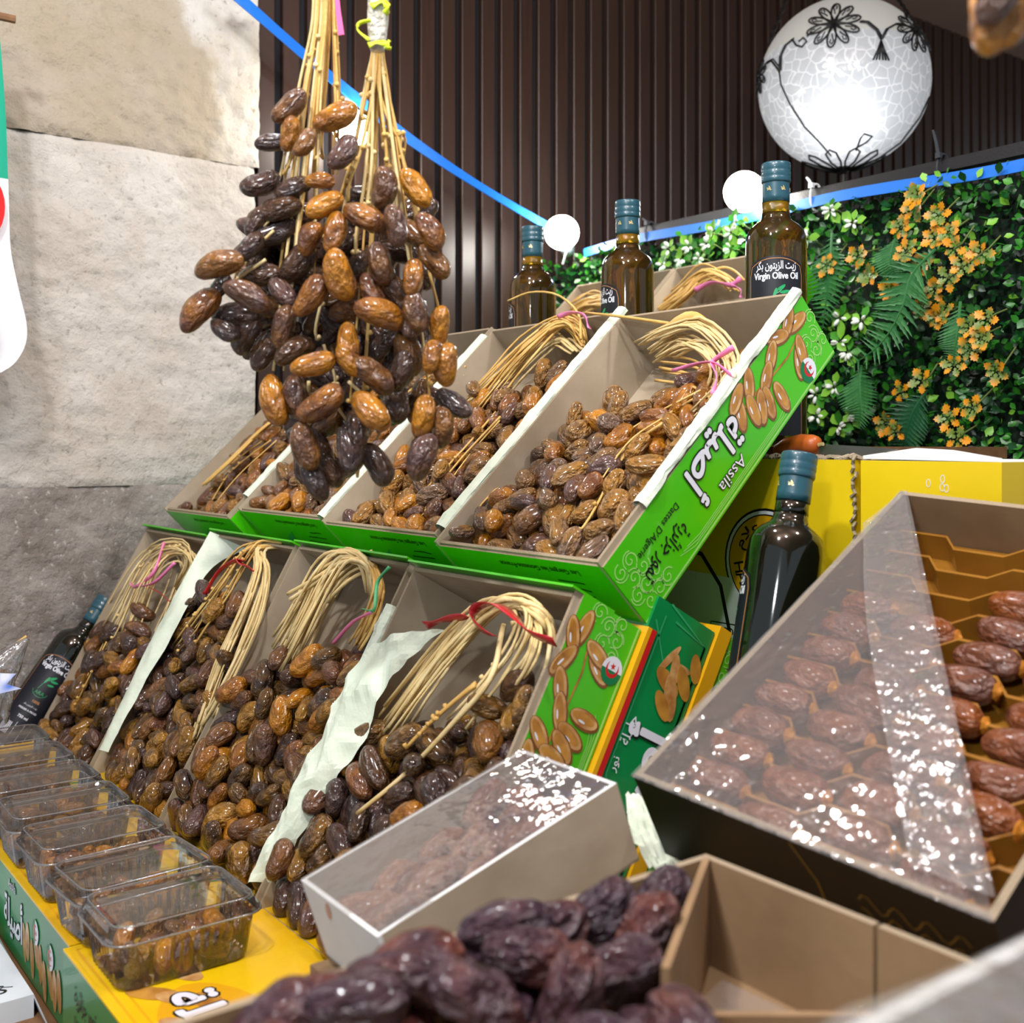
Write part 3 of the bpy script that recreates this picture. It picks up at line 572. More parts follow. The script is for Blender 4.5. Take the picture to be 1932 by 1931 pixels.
strands(b, UF[1], [(860, 700, .07), (800, 740, .07), (700, 850, .066), (640, 930, .06)], 6, 14, 24, nub=3)
b = bunch('tan dates in the far left upper tray with orange stalks', UF[0], 270, (*wi, .008, .33), .09, .038, {'d_light': 5, 'd_amber': 4, 'd_brown': 2}, 14)
strands(b, UF[0], [(530, 780, .085), (490, 815, .085), (430, 870, .085), (372, 925, .08)], 4, 4, 5, r=.0022); strands(b, UF[0], [(520, 830, .075), (450, 890, .072), (400, 950, .07)], 3, 8, 12, nub=5)
# lower row
b = bunch('dark olive dates with pale stalks in the far left lower tray', LF[0], 195, (*wi, .008, .205), .09, .040, olv, 21, None, .8, 'date bunches lying in the trays', .03)
strands(b, LF[0], [(335, 1110, .05), (362, 1062, .075), (345, 1032, .085), (300, 1040, .088), (262, 1085, .086), (225, 1165, .08), (178, 1245, .072)], 14, 3, 16, r=.0015, m='straw_pale', nub=3)
strands(b, LF[0], [(350, 1075, .06), (340, 1045, .075), (300, 1065, .08), (265, 1140, .075), (235, 1230, .068)], 11, 6, 12, r=.0015, m='straw_pale')
strands(b, LF[0], [(345, 1080, .05), (330, 1130, .05), (300, 1200, .05)], 7, 6, 9, r=.0013, m='straw_pale'); strands(b, LF[0], [(200, 1210, .085), (165, 1280, .085), (135, 1345, .08)], 2, 3, 5, nub=7)
ribbon(b, LF[0], [(310, 1024, .095), (290, 1080, .094), (255, 1108, .094), (246, 1100, .092)], .005, 'pink'); ribbon(b, LF[0], [(252, 1108, .093), (290, 1100, .093), (330, 1062, .09)], .005, 'pink'); ribbon(b, LF[0], [(275, 1106, .085), (300, 1118, .085), (320, 1135, .08)], .003, 'redrib')
for (x, y, a) in ((268, 1156, -30), (262, 1188, -25), (250, 1222, -35)): put_date('d_brown', lc(LF[0], x, y, .075), LF[0].to_3x3().inverted() @ (CR*math.cos(R(a))+UP*math.sin(R(a))), .042, b)
b = bunch('olive brown sticky dates below a broom of straw stalks in the second lower tray', LF[1], 270, (*wi, .008, .29), .09, .040, olv, 22, lambda x: .29-.25*abs(x-.10), .8, 'date bunches lying in the trays', .03)
strands(b, LF[1], [(530, 1030, .07), (482, 1032, .085), (455, 1055, .09), (420, 1110, .085), (370, 1180, .08), (325, 1250, .07)], 12, 3, 16, r=.0015, nub=4)
strands(b, LF[1], [(525, 1030, .07), (490, 1036, .085), (488, 1075, .092), (462, 1150, .09), (420, 1250, .086), (382, 1360, .08), (370, 1395, .076)], 24, 3, 9, r=.0017, m='straw_pale', npt=22)
strands(b, LF[1], [(490, 1040, .08), (505, 1075, .088), (490, 1160, .088), (430, 1290, .086), (378, 1385, .08)], 8, 3, 7, r=.0019, m='straw_pale', npt=22)
ribbon(b, LF[1], [(386, 1122, .095), (412, 1080, .098), (440, 1060, .1), (460, 1058, .1)], .006, 'redrib'); ribbon(b, LF[1], [(444, 1056, .1), (462, 1068, .1), (482, 1078, .098)], .009, 'redrib')
b = bunch('glossy amber and brown dates in the third lower tray', LF[2], 240, (*wi, .008, .29), .095, .042, {'d_olive': 4, 'd_brown': 3, 'd_amber': 3, 'd_dark': 1}, 23, lambda x: .19+.36*x, .8, 'date bunches lying in the trays', .03)
strands(b, LF[2], [(702, 1120, .06), (690, 1062, .085), (645, 1048, .088), (610, 1085, .086), (560, 1180, .08), (500, 1290, .066)], 20, 4, 16, r=.0020, m='straw_pale')
strands(b, LF[2], [(690, 1055, .07), (640, 1085, .075), (590, 1150, .07), (530, 1270, .06), (475, 1340, .05)], 12, 10, 18, r=.0022, m='straw_pale')
strands(b, LF[2], [(700, 1060, .07), (712, 1110, .085), (690, 1180, .085), (660, 1230, .075)], 12, 5, 7, r=.0018); strands(b, LF[2], [(548, 1124, .09), (600, 1090, .09), (650, 1055, .08)], 2, 4, 4, r=.002, m='straw_pale')
ribbon(b, LF[2], [(702, 1155, .098), (665, 1175, .098), (628, 1215, .09)], .004, 'pink'); ribbon(b, LF[2], [(735, 1070, .1), (712, 1100, .1), (706, 1150, .1), (685, 1150, .098)], .004, 'mint')
b = bunch('dark glossy dates on knobbly stalks in the nearest lower tray', LF[3], 250, (*wi, .008, .31), .095, .043, {'d_olive': 5, 'd_brown': 2, 'd_dark': 5, 'd_amber': 1}, 24, lambda x: .165+.44*x, .8, 'date bunches lying in the trays', .028)
strands(b, LF[3], [(1040, 1220, .05), (1022, 1165, .08), (975, 1138, .09), (920, 1150, .09), (850, 1215, .086), (775, 1310, .078), (712, 1400, .066)], 26, 4, 15, r=.0020, m='straw_pale', npt=20)
strands(b, LF[3], [(960, 1140, .08), (985, 1160, .09), (970, 1220, .09), (900, 1310, .085), (820, 1400, .08)], 5, 5, 16, r=.0019, m='straw_pale', nub=3); strands(b, LF[3], [(990, 1150, .08), (1010, 1190, .088), (1000, 1250, .086), (960, 1310, .075)], 6, 6, 12, r=.0019, m='straw_pale'); strands(b, LF[3], [(1000, 1145, .07), (1035, 1180, .08), (1035, 1240, .078), (1015, 1310, .07)], 4, 4, 6, r=.0018, m='straw_pale')
strands(b, LF[3], [(950, 1180, .092), (925, 1280, .095), (850, 1370, .096), (770, 1455, .094), (700, 1515, .09), (640, 1560, .08)], 1, 1, 2, r=.0026, m='straw_pale', nub=12, npt=26); strands(b, LF[3], [(900, 1290, .09), (830, 1350, .092), (760, 1420, .088)], 2, 5, 8, nub=9, r=.0017)
ribbon(b, LF[3], [(1046, 1212, .108), (1000, 1195, .112), (970, 1165, .115), (935, 1140, .113), (900, 1145, .11), (892, 1170, .107), (915, 1192, .105), (935, 1200, .1)], .011, 'redrib'); ribbon(b, LF[3], [(802, 1180, .10), (840, 1170, .10), (880, 1163, .098)], .010, 'redrib')
# top tier
for k, ct in ((1, [(1240, 590, .05), (1290, 555, .07), (1330, 515, .085), (1360, 520, .085), (1395, 550, .08)]), (0, [(1060, 600, .05), (1100, 575, .07), (1130, 565, .075), (1160, 570, .07)])):
    b = bunch(['dates with yellow stalks in the top tier tray behind the middle bottle', 'yellow stalks tied in pink in the top tier tray behind the right bottle'][k], VF[k], 90, (*wi, .008, .20), .07, .0375, tan, 31+k)
    strands(b, VF[k], ct, 22, 10, 8, r=.0022)
    if k: ribbon(b, VF[1], [(1310, 548, .1), (1345, 533, .105), (1378, 538, .105), (1398, 525, .1)], .009, 'pink'); ribbon(b, VF[1], [(1378, 538, .105), (1396, 545, .1), (1398, 562, .09)], .006, 'pink')
# ------------------------------------------------------------------ white paper liners
def paper_strip(parent, Mx, xc, y0, y1, wid, h=BH, fall=.018, seed=0, name='paper_liner', th=.0015):
    mb = MB(); rows = []; n = 46
    prof = [(-wid/2-.001, -fall), (-wid/2-.001, -fall*.5), (-wid/2, .001), (-wid*.2, .004), (wid*.2, .004), (wid/2, .001), (wid/2+.0005, -.0015), (wid/2+.0008, -.004)]
    for i in range(n):
        y = y0+(y1-y0)*i/(n-1); row = []
        for j, (x, z) in enumerate(prof):
            q = noise.noise(Vector((x*90, y*45, seed*5+j*.4)))*th*1.6 + noise.noise(Vector((x*30, y*120, seed*3)))*th; row.append((xc+x+q, y, h+z+abs(q)*.8))
        rows.append(row)
    mb.sheet(rows); return mb.obj(name, [M['paper']], parent)
paper_strip(UB[3], UF[3], BW-.005, .07, UL+.001, .013, seed=1); paper_strip(UB[2], UF[2], BW-.004, .01, UL+.004, .017, seed=2)
paper_strip(UB[1], UF[1], BW-.004, .0, UL-.02, .015, seed=3); paper_strip(UB[0], UF[0], BW-.004, .04, UL-.04, .014, seed=4)
paper_strip(LB[2], LF[2], BW-.004, .17, LL-.05, .016, seed=6)
def paper_sheet(parent, Mx, left, right, seed, amp=.004, name='paper_liner'):
    n, m = 40, 18; a = smoothpath([lc(Mx, *c) for c in left], n); b_ = smoothpath([lc(Mx, *c) for c in right], n); rows = []
    for i in range(n):
        row = []
        for j in range(m):
            f = j/(m-1); p = a[i].lerp(b_[i], f); q = 1-abs(noise.noise(Vector((p.x*26+p.y*9, p.y*13, seed*4.0))))*2.4-abs(noise.noise(Vector((p.x*50, p.y*34, seed*7.0))))*1.1
            row.append(p+Vector((0, 0, q*amp+math.sin(f*PI)*.006)))
        rows.append(row)
    return MB().sheet(rows).obj(name, [M['paper']], parent)
paper_sheet(LB[3], LF[3], [(700, 1212, .092), (655, 1290, .092), (600, 1400, .092), (545, 1510, .092), (467, 1668, .09)], [(842, 1190, .075), (742, 1285, .084), (690, 1385, .085), (632, 1480, .08), (522, 1668, .07)], 3, .006)
paper_sheet(LB[1], LF[1], [(398, 1004, .090), (350, 1090, .092), (290, 1200, .092), (240, 1300, .092), (190, 1418, .090)], [(470, 1034, .05), (400, 1075, .07), (345, 1165, .088), (268, 1300, .09), (205, 1420, .088)], 5, .002)
# ================================================================== HANGING DATE BUNCHES
def screen_dir(a, dz=0.0): return CR*math.cos(R(a)) + UP*math.sin(R(a)) + CF*dz
HD = 0.93
hl = thing('date_bunch', 'left hanging bunch, dark dates on long yellow stalks with pink ribbon', 'dates', T(at(612, -60, HD)), 'hanging date bunches')
hr = thing('date_bunch', 'hanging bunch of amber dates tied with lime ribbon and plastic, right of the two', 'dates', T(at(716, -60, HD-.02)), 'hanging date bunches')
A_, B_, D_ = 'd_amber', 'd_brown', 'd_dark'
hang = [(546, 202, 45, 80, B_), (633, 222, 25, 88, A_), (547, 253, 75, 66, A_), (512, 269, 8, 62, D_), (576, 271, 60, 58, B_), (647, 290, 55, 76, B_), (492, 349, 20, 76, D_), (552, 356, 25, 74, D_), (603, 340, 0, 56, A_), (611, 387, 30, 76, A_),
        (525, 394, 15, 88, D_), (483, 419, 60, 60, D_), (515, 441, 25, 94, D_), (470, 468, 45, 72, D_), (583, 450, 60, 68, A_), (633, 438, 80, 82, A_), (687, 409, -25, 84, A_), (726, 355, 80, 78, B_), (785, 355, -55, 82, A_), (780, 441, -45, 70, B_),
        (812, 436, -60, 76, A_), (411, 498, 14, 98, B_), (488, 520, 10, 84, D_), (563, 498, 50, 88, D_), (637, 520, -75, 98, A_), (717, 500, -75, 84, B_), (780, 523, 85, 74, A_), (820, 494, -50, 78, B_), (374, 584, 50, 98, A_), (416, 541, 55, 56, D_),
        (468, 556, -30, 92, B_), (445, 595, 0, 84, D_), (423, 624, -30, 66, D_), (462, 632, 60, 78, D_), (533, 553, -50, 66, B_), (587, 561, 55, 88, A_), (533, 617, 75, 84, B_), (677, 497, 80, 62, D_), (702, 552, -60, 74, A_), (718, 590, -20, 98, A_),
        (749, 551, -70, 74, D_), (781, 588, -80, 80, B_), (748, 426, -80, 78, B_), (554, 660, 30, 80, D_), (590, 688, 15, 84, A_), (657, 645, -80, 76, A_), (660, 682, -50, 72, A_), (706, 708, -45, 90, B_), (606, 764, 35, 98, A_), (515, 757, -75, 98, A_),
        (559, 751, -75, 86, B_), (697, 775, -45, 94, A_), (575, 842, -75, 92, B_), (595, 908, -60, 80, D_), (713, 875, -60, 88, D_), (794, 862, 70, 92, B_), (661, 848, -80, 92, D_), (772, 667, -75, 88, B_), (779, 600, 80, 84, B_), (814, 672, 80, 66, A_),
        (839, 688, 85, 80, A_), (829, 615, 85, 74, A_), (856, 763, -35, 78, D_), (748, 755, -85, 88, D_), (799, 788, 80, 84, A_), (836, 808, 85, 78, B_), (497, 670, 60, 66, D_), (622, 886, -60, 74, D_), (672, 815, -85, 80, D_), (760, 700, 70, 84, D_)]
fill = [(rnd(555, 800), rnd(370, 800)) for _ in range(84)] + [(rnd(470, 560), rnd(430, 660)) for _ in range(16)] + [(rnd(570, 700), rnd(780, 880)) for _ in range(7)]
for i, (x, y, a, l, k) in enumerate(hang+[(x, y, rnd(-85, 85), 84, random.choice((D_, B_, D_))) for x, y in fill]):
    bk = i >= len(hang); t = HD + (.035+rnd(0, .05) if bk else rnd(-.022, .012) + (0.014 if k == D_ else -.006))
    root = hl if x < 610 or (bk and random.random() < .4) else hr
    put_date(k, at(x, y, t)-root.location, screen_dir(a, rnd(-.35, .35)), l*t/F*1.06, root, rnd(.92, 1.08) if a != 60 else 1.1)
def hs(root, pts, n, j0, j1, r, m='straw', nub=3):
    for k in range(n):
        g = random.gauss(0, 1); dz = rnd(-.012, .02); p = []
        for q, (x, y) in enumerate(pts): f = q/(len(pts)-1); p.append(at(x+g*(j0+(j1-j0)*f)+random.gauss(0, 1.2), y, HD+.004+(.02+dz)*f)-root.location)
        strand(root, smoothpath(p, 18), r*rnd(.8, 1.2), m, nub)
for i, e in enumerate(((500, 470), (520, 600), (540, 330), (530, 700), (556, 470), (575, 340), (590, 520), (604, 300))): hs(hl, [(598+i*3.2, -70), (594+i*3.6, 40), (574+i*5.2, 150), ((566+i*5+e[0])/2, (230+e[1])/2), e], 2, 2.5, 5, .0016, 'straw' if i % 3 else 'straw_pale', 2)
for e in ((640, 260), (632, 330)): hs(hl, [(630, -70), (634, 60), (637, 170), e], 2, 2, 4, .0013)
for i, e in enumerate(((600, 640), (620, 470), (650, 380), (668, 480), (660, 760), (690, 620), (700, 400), (672, 900), (726, 330), (745, 460), (760, 300), (780, 420), (800, 700), (806, 800), (842, 700))): hs(hr, [(708+i*.9, 60), (704+i*1.3, 105), (690+i*3.2, 175), ((692+i*4+e[0])/2, (175+e[1])/2+10), (e[0]+2, e[1]-40), e], 2 if e[1] < 500 else 1, 2.5, 5, .0015, 'straw' if i % 3 else 'straw_pale', 5)
for e in ((466, 500), (440, 545), (400, 600), (620, 760), (565, 830), (655, 860), (712, 830)): hs(hr if e[0] > 600 else hl, [((e[0]+560)/2+20, e[1]-110), (e[0]+12, e[1]-45), e], 1, 2, 3, .0013, 'straw_pale', 5)
MB().tube([at(x, y, HD-.02)-hr.location for x, y in ((716, -60), (714, 0), (713, 40), (712, 75), (712, 96))], [.0085, .0088, .009, .0075, .006], 12).obj('plastic_wrap', [mat('crinkled_plastic_wrap', (214, 214, 206), .2, var=(186, 178, 160), scale=160, bump=1, bscale=220, coat=.5, dist=.004)], hr, smooth=True)
def hrib(root, pts, w, m, nm='ribbon'):
    p = smoothpath([at(x, y, HD-.03)-root.location for x, y in pts], 20); MB().strip(p, w, [UP+CF*math.sin(i*.3) for i in range(20)]).obj(nm, [M[m]], root, smooth=True)
hrib(hr, [(695, 86), (712, 80), (730, 84), (734, 92)], .005, 'lime'); hrib(hr, [(697, 76), (676, 58), (678, 44), (700, 38)], .003, 'lime'); hrib(hr, [(700, 12), (722, 2), (732, 16), (726, 26)], .006, 'lime'); hrib(hr, [(735, 76), (728, 88), (738, 92)], .003, 'lime')
MB().strip([at(x, y, HD-.02)-hl.location for x, y in ((634, -30), (638, 20), (644, 66))], [.003, .004, .005], CR).obj('ribbon', [M['hotpink']], hl)
# blurred dates hanging close by at the upper right
hu = thing('date_bunch', 'amber dates hanging close by in the upper right corner', 'dates', T(at(1880, -40, .5)), 'hanging date bunches')
for (x, y, a, l, k) in ((1868, 36, -80, 140, A_), (1912, 30, 80, 130, A_), (1888, -10, 60, 130, B_)): put_date(k, at(x, y, .5+rnd(-.01, .01))-hu.location, screen_dir(a), l*.5/F, hu)
strand(hu, [at(1880, y, .5)-hu.location for y in (-60, -20, 20)], .0015)
for o_ in (hl, hr, hu): MB().tube([Vector((0, 0, -.02)), Vector((0, 0, ZC-o_.location.z))], .0022, 6).obj('hanging_cord', [M['straw']], o_)
# ================================================================== OLIVE OIL BOTTLES
M['oil'] = mat('olive_oil_glass', (122, 92, 8), .04, trans=.92, coat=.3)
M['oil_dark'] = mat('dark_olive_glass', (14, 16, 8), .06, coat=.6)
M['oil_gold'] = mat('golden_oil_glass', (206, 160, 16), .05, trans=.85, bump=.4, bscale=350)
M['teal'] = mat('teal_shrink_sleeve', (34, 78, 92), .35, coat=.3, bump=.15, bscale=120); M['label'] = mat('navy_label', (14, 16, 28), .5)
M['bronze'] = mat('bronze_print', (176, 120, 70), .4); M['gilt'] = mat('gilt_print', (220, 200, 140), .3, metal=.6); M['leafgreen'] = mat('green_print', (30, 150, 90), .4)
BS = 1.049
def bottle(label, Mx, phi, dark=False, detail=False):
    t = thing('oil_bottle', label, 'bottle', Mx, 'olive oil bottles'); s = BS
    prof = [(.024, .0015), (.0295, 0), (.0318, .002), (.0326, .006), (.0326, .216), (.0318, .226), (.0292, .2335), (.0235, .2395), (.0175, .2435), (.0152, .2475), (.0147, .252)]
    MB().lathe([(r*s, z*s) for r, z in prof], 40).obj('glass_body', [M['oil_dark'] if dark else M['oil']], t, smooth=True)
    MB().lathe([(r*s, z*s) for r, z in ((.0147, .252), (.0144, .256), (.0143, .264))], 32).obj('neck', [M['oil_dark'] if dark else M['oil_gold']], t, smooth=True)
    sl = MB().lathe([(r*s, z*s) for r, z in ((.0147, .2635), (.0147, .270), (.0144, .284), (.0144, .286))], 32).obj('neck_sleeve', [M['teal']], t, smooth=True)
    MB().lathe([(r*s, z*s) for r, z in ((.0150, .2845), (.0158, .286), (.0158, .2895), (.0153, .2905), (.0158, .2918), (.0158, .2965), (.0153, .2975), (.0157, .2985), (.0157, .3045), (.0150, .306), (.011, .306))], 36).obj('cap', [M['teal']], t, smooth=True)
    def cyl(rad): return lambda x, y, lf: Vector((((rad+lf)*math.cos(phi+x/rad)), ((rad+lf)*math.sin(phi+x/rad)), y))
    g = cyl(.0148*s); mb = MB()
    for k in (-.55, .55, 1.6, -1.6):
        for (dx, dy, rx, ry, a) in ((0, 0, .0028, .001, .5), (.001, .001, .0028, .0009, 1.9), (-.001, .0005, .0022, .0009, -.6), (.002, -.001, .0014, .0008, 0)): disc(mb, lambda x, y, lf, k=k: g(x+k*.0148, y+.2765*s, lf), dx, dy, rx, ry, 0, .0002, n=8, rot=a)
    mb.obj('emblem', [M['gilt']], sl)
    c0 = cyl(.0326*s); rows = []; hw = .033
    for i in range(25):
        x = -hw+2*hw*i/24; top = .2015*s - .012*max(0, abs(x)/hw-.05)**2.2 if abs(x) < hw*.92 else .184*s
        rows.append([c0(x, .012*s, .0004), c0(x, .10*s, .0004), c0(x, top, .0004)])
    lb = MB().sheet(rows).obj('label', [M['label']], t)
    mb = MB(); line2(mb, c0, [(-hw+.002+(2*hw-.004)*i/24, (.199*s-.012*max(0, abs(-1+2*i/24)-.05)**2.2) if 1 <= i <= 23 else .181*s) for i in range(25)], .0008, 0, .0006); line2(mb, c0, [(hw-.002, .182*s), (hw-.002, .1), (hw-.002, .014)], .0008, 0, .0006); line2(mb, c0, [(-hw+.002, .182*s), (-hw+.002, .1), (-hw+.002, .014)], .0008, 0, .0006)
    P = lambda ox, oy: (lambda x, y, lf: c0(x+ox, y+oy*s, lf))
    text(mb, AR['oil'], P(0, .1905), width=.045, height=.0115, off=.02, mi=1, lift=.0006); btext(mb, 'Virgin Olive Oil', P(0, .1795), .0003, 1, .0006, width=.050, height=.0095)
    for (x, y, rx, ry, a) in ((.004, .148, .008, .0022, .7), (.010, .1455, .006, .0018, .15), (-.001, .144, .006, .0016, 1.3), (.008, .139, .005, .0016, .2)): disc(mb, P(0, .018), x, y*s, rx, ry, 2, .0006, n=14, rot=a)
    line2(mb, P(0, .018), [(-.006, .128*s), (-.003, .138*s), (.003, .148*s)], .0008, 2, .0006)
    if detail:
        line2(mb, P(0, .144), [(.012*math.cos(a), .009*math.sin(a)) for a in [PI*1.02+PI*.96*i/16 for i in range(17)]], .0006, 2, .0006)
        text(mb, 'ARA', P(0, .1415), width=.015, mi=2, lift=.0006); text(mb, '100%', P(.004, .128), width=.011, off=.02, mi=0, lift=.0006)
        text(mb, 'PRESSEE A FROID', P(0, .113), width=.030, off=.015, mi=1, lift=.0006); text(mb, AR['oil'], P(0, .120), width=.022, mi=1, lift=.0006); text(mb, '750 ml', P(0, .102), width=.016, off=.02, mi=1, lift=.0006)
        for k in range(6): line2(mb, P(0, .018), [(-.002, (.05+.005*k)*s), (.022, (.05+.005*k)*s)], .0005, 1, .0006)
        for x in (-.002, .010, .022): line2(mb, P(0, .018), [(x, .05*s), (x, .075*s)], .0005, 1, .0006)
        for k in range(12): line2(mb, P(0, .018), [(-.024+.0014*k, .054*s), (-.024+.0014*k, .072*s)], .0004+.0005*(k % 2), 1, .0006)
        text(mb, 'RA EXPORT', P(-.003, .056), width=.034, off=.01, mi=1, lift=.0006); text(mb, 'NG & CO', P(-.004, .044), width=.028, off=.01, mi=1, lift=.0006)
    mb.obj('lettering', [M['bronze'], M['white'], M['leafgreen']], lb)
    return t
def face_cam(p): d = CAM-p; return math.atan2(d.y, d.x)
for (px, t, dphi, lab) in ((1464, 1.268, 0.0, 'olive oil bottle with its label facing out, right of the three on top'), (1184, 1.462, -1.25, 'middle olive oil bottle of the three on top, label turned aside'), (1005, 1.634, -1.75, 'olive oil bottle nearest the slatted wall, left of the three on top')):
    p = at(px, HY, t); p.z = CZ-.001; bottle(lab, T(p), face_cam(p)+dphi)
def axis_frame(base, tip): z = (tip-base).normalized(); x = (CR-z*CR.dot(z)).normalized(); return frame(base, x, z.cross(x), z)
tip = atX(203, 1130, -1.838); low = atX(57, 1342, -1.838); ax = (tip-low).normalized(); base = tip-ax*.321
mf = axis_frame(base, tip); lp = mf.inverted() @ CAM
bottle('dark olive oil bottle leaning beside the lowest left tray', mf, math.atan2(lp.y, lp.x)-.12, True, True)
tip = at(1509, 858, 1.02); low = at(1478, 1072, 1.0); ax = (tip-low).normalized(); mf = axis_frame(tip-ax*.321, tip); lp = mf.inverted() @ CAM
bottle('dark olive oil bottle standing in front of the yellow carton', mf, math.atan2(lp.y, lp.x)-1.8, True)
# ================================================================== YELLOW CARTONS
YC = .90
cl = atY(1612, 868, YC); cr0 = atY(1624, 869, YC); cr1 = atY(1890, 873, YC); xl = -.93
t = thing('carton', 'yellow carton with a round black-ringed emblem behind the dark bottle', 'carton', T(xl, YC, ZT), 'yellow cartons')
w, h = cl.x-xl, cl.z-ZT
fp = MB().box(0, w, 0, .075, 0, h, mis=(0, 1, 0, 0, 0, 0)).obj('body', [M['carton_yellow'], M['kraft_brown']], t)
mb = MB()
for k in range(60): x = w*.35+w*.66*k/59; mb.tube([(x-.004, .0, h+rnd(-.001, .004)), (x, .012, h+rnd(.0, .006)), (x+.004, .02, h+rnd(0, .004))], .0016, 4)
mb.obj('torn_edge', [M['kraft']], t)
mb = MB()
for k in range(46): z = h*(.30+.70*k/45); mb.tube([(w-.002+rnd(-.002, .003), -.001, z-.004), (w+rnd(-.001, .004), -.003, z), (w+rnd(-.002, .003), 0, z+.004)], .0017, 4)
mb.obj('torn_corner', [M['edge']], t)
cc = atY(1445, 1062, YC); ccx, ccz = cc.x-xl, cc.z-ZT
fc = lambda x, y, lf: Vector((ccx+x, -.0003-lf, ccz+y))
mb = MB(); ms = [M['ink'], M['gold'], M['white'], M['white_board']]
disc(mb, fc, 0, 0, .056, .056, 0, 0, n=40); disc(mb, fc, 0, 0, .0535, .0535, 2, .0002, n=40); disc(mb, fc, 0, 0, .050, .050, 0, .0003, n=40); disc(mb, fc, 0, 0, .0485, .0485, 1, .0004, n=40)
mb.add([fc(-ccx+.002, -.015, .00005), fc(-.05, -.02, .00005), fc(0, -.06, .00005), fc(w-ccx-.004, -.08, .00005), fc(w-ccx-.004, -ccz+.01, .00005), fc(-ccx+.002, -ccz+.01, .00005)], [(0, 1, 2, 3, 4, 5)], 3)
line2(mb, fc, [(-.13+.0, .01), (-.09, .002), (-.062, -.03), (-.05, -.075), (-.045, -.12)], .005, 0, .0001)
def arc(s, a0, da, rad, hgt, mi=0):
    for i, ch in enumerate(s):
        if ch != ' ': a = a0+da*i; text(mb, ch, lambda x, y, lf, a=a: fc((rad+y)*math.cos(a)+x*math.sin(a), (rad+y)*math.sin(a)-x*math.cos(a), lf), height=hgt, off=.01, mi=mi, lift=.0006)
text(mb, AR['boualem'], lambda x, y, lf: fc((.036+y)*math.cos(R(118)-x*26)+0, (.036+y)*math.sin(R(118)-x*26), lf), width=.056, height=.017, off=.015, mi=0, lift=.0006)
for i, ch in enumerate('HAN'): a = R(192+17*i); text(mb, ch, lambda x, y, lf, a=a: fc((.036-y)*math.cos(a)-x*math.sin(a), (.036-y)*math.sin(a)+x*math.cos(a), lf), height=.013, off=.01, mi=0, lift=.0006)
for k in range(8): disc(mb, fc, .012*math.cos(k*.785)*.35, .014+.012*math.sin(k*.785)*.35, .004, .0012, 2, .0007+.00001*k, n=8, rot=k*.785)
lx, lz = atY(1342, 1172, YC).x-xl-ccx, atY(1342, 1172, YC).z-ZT-ccz
line2(mb, fc, [(lx+.05, lz), (lx, lz), (lx, lz-.05)], .0016, 0, .0003); text(mb, 'IMPO', lambda x, y, lf: fc(x+lx+.020, y+lz-.008, lf), height=.0075, off=.02, mi=0, lift=.0004); text(mb, '1', lambda x, y, lf: fc(lx+.007-y, lz-.024+x, lf), height=.006, off=.01, mi=0, lift=.0004)
mb.obj('print', ms, fp)
t = thing('carton', 'plain yellow carton with open top flap right of the torn corner', 'carton', T(cr0.x, YC, ZT), 'yellow cartons')
w = cr1.x-cr0.x; h = cr0.z-ZT
fp = MB().box(0, w, 0, .22, 0, h, mis=(0, 1, 0, 0, 0, 0)).obj('body', [M['carton_yellow'], M['white_board']], t)
o = Vector((cr0.x, YC, ZT)); fl = [atY(1628, 866, YC+.002)-o, atY(1891, 872, YC+.002)-o, atY(1800, 855, YC+.14)-o, atY(1728, 851, YC+.12)-o]
MB().add([p+Vector((0, 0, .0)) for p in fl]+[p+Vector((0, 0, .003)) for p in fl], [(3, 2, 1, 0), (4, 5, 6, 7), (0, 1, 5, 4), (1, 2, 6, 5), (2, 3, 7, 6), (3, 0, 4, 7)]).obj('flap', [M['white_board']], t)
mb = MB(); f4 = lambda x, y, lf: Vector((x, -.0003-lf, y))
for (px, py) in ((1752, 912), (1779, 904), (1778, 920), (1786, 922)): p = atY(px, py, YC)-o; line2(mb, f4, [(p.x+.002*math.cos(a), p.z+.0034*math.sin(a)) for a in [2*PI*i/14 for i in range(15)]], .0006, 0, .0002)
mb.obj('print', [M['white']], fp)
# knife on the carton
kp0, kp1, kp2 = atY(1462, 852, .93), atY(1545, 840, .93), atY(1694, 848, .95)
t = thing('knife', 'knife with orange wooden handle lying on the yellow carton', 'knife', T(kp1))
d = (kp0-kp1); MB().tube([d*f+Vector((0, 0, .004*math.sin(f*PI))) for f in (0, .04, .15, .4, .7, .95, 1.0)], [.004, .0085, .010, .0105, .0095, .006, .003], 10).obj('handle', [M['handle']], t, smooth=True)
d = kp2-kp1; MB().add([Vector((0, 0, .001)), d*.55+Vector((0, 0, .001)), d, d*.6+Vector((0, 0, -.010)), Vector((0, 0, -.0125))]+[p+Vector((0, .0012, 0)) for p in (Vector((0, 0, .001)), d*.55+Vector((0, 0, .001)), d, d*.6+Vector((0, 0, -.010)), Vector((0, 0, -.0125)))], [(4, 3, 2, 1, 0), (5, 6, 7, 8, 9)]+[(i, (i+1) % 5, 5+(i+1) % 5, 5+i) for i in range(5)]).obj('blade', [M['steel']], t)
MB().tube([Vector((.001, -.002, .0)), Vector((.007, -.002, .001))], .002, 8).obj('pin', [M['gilt']], t)
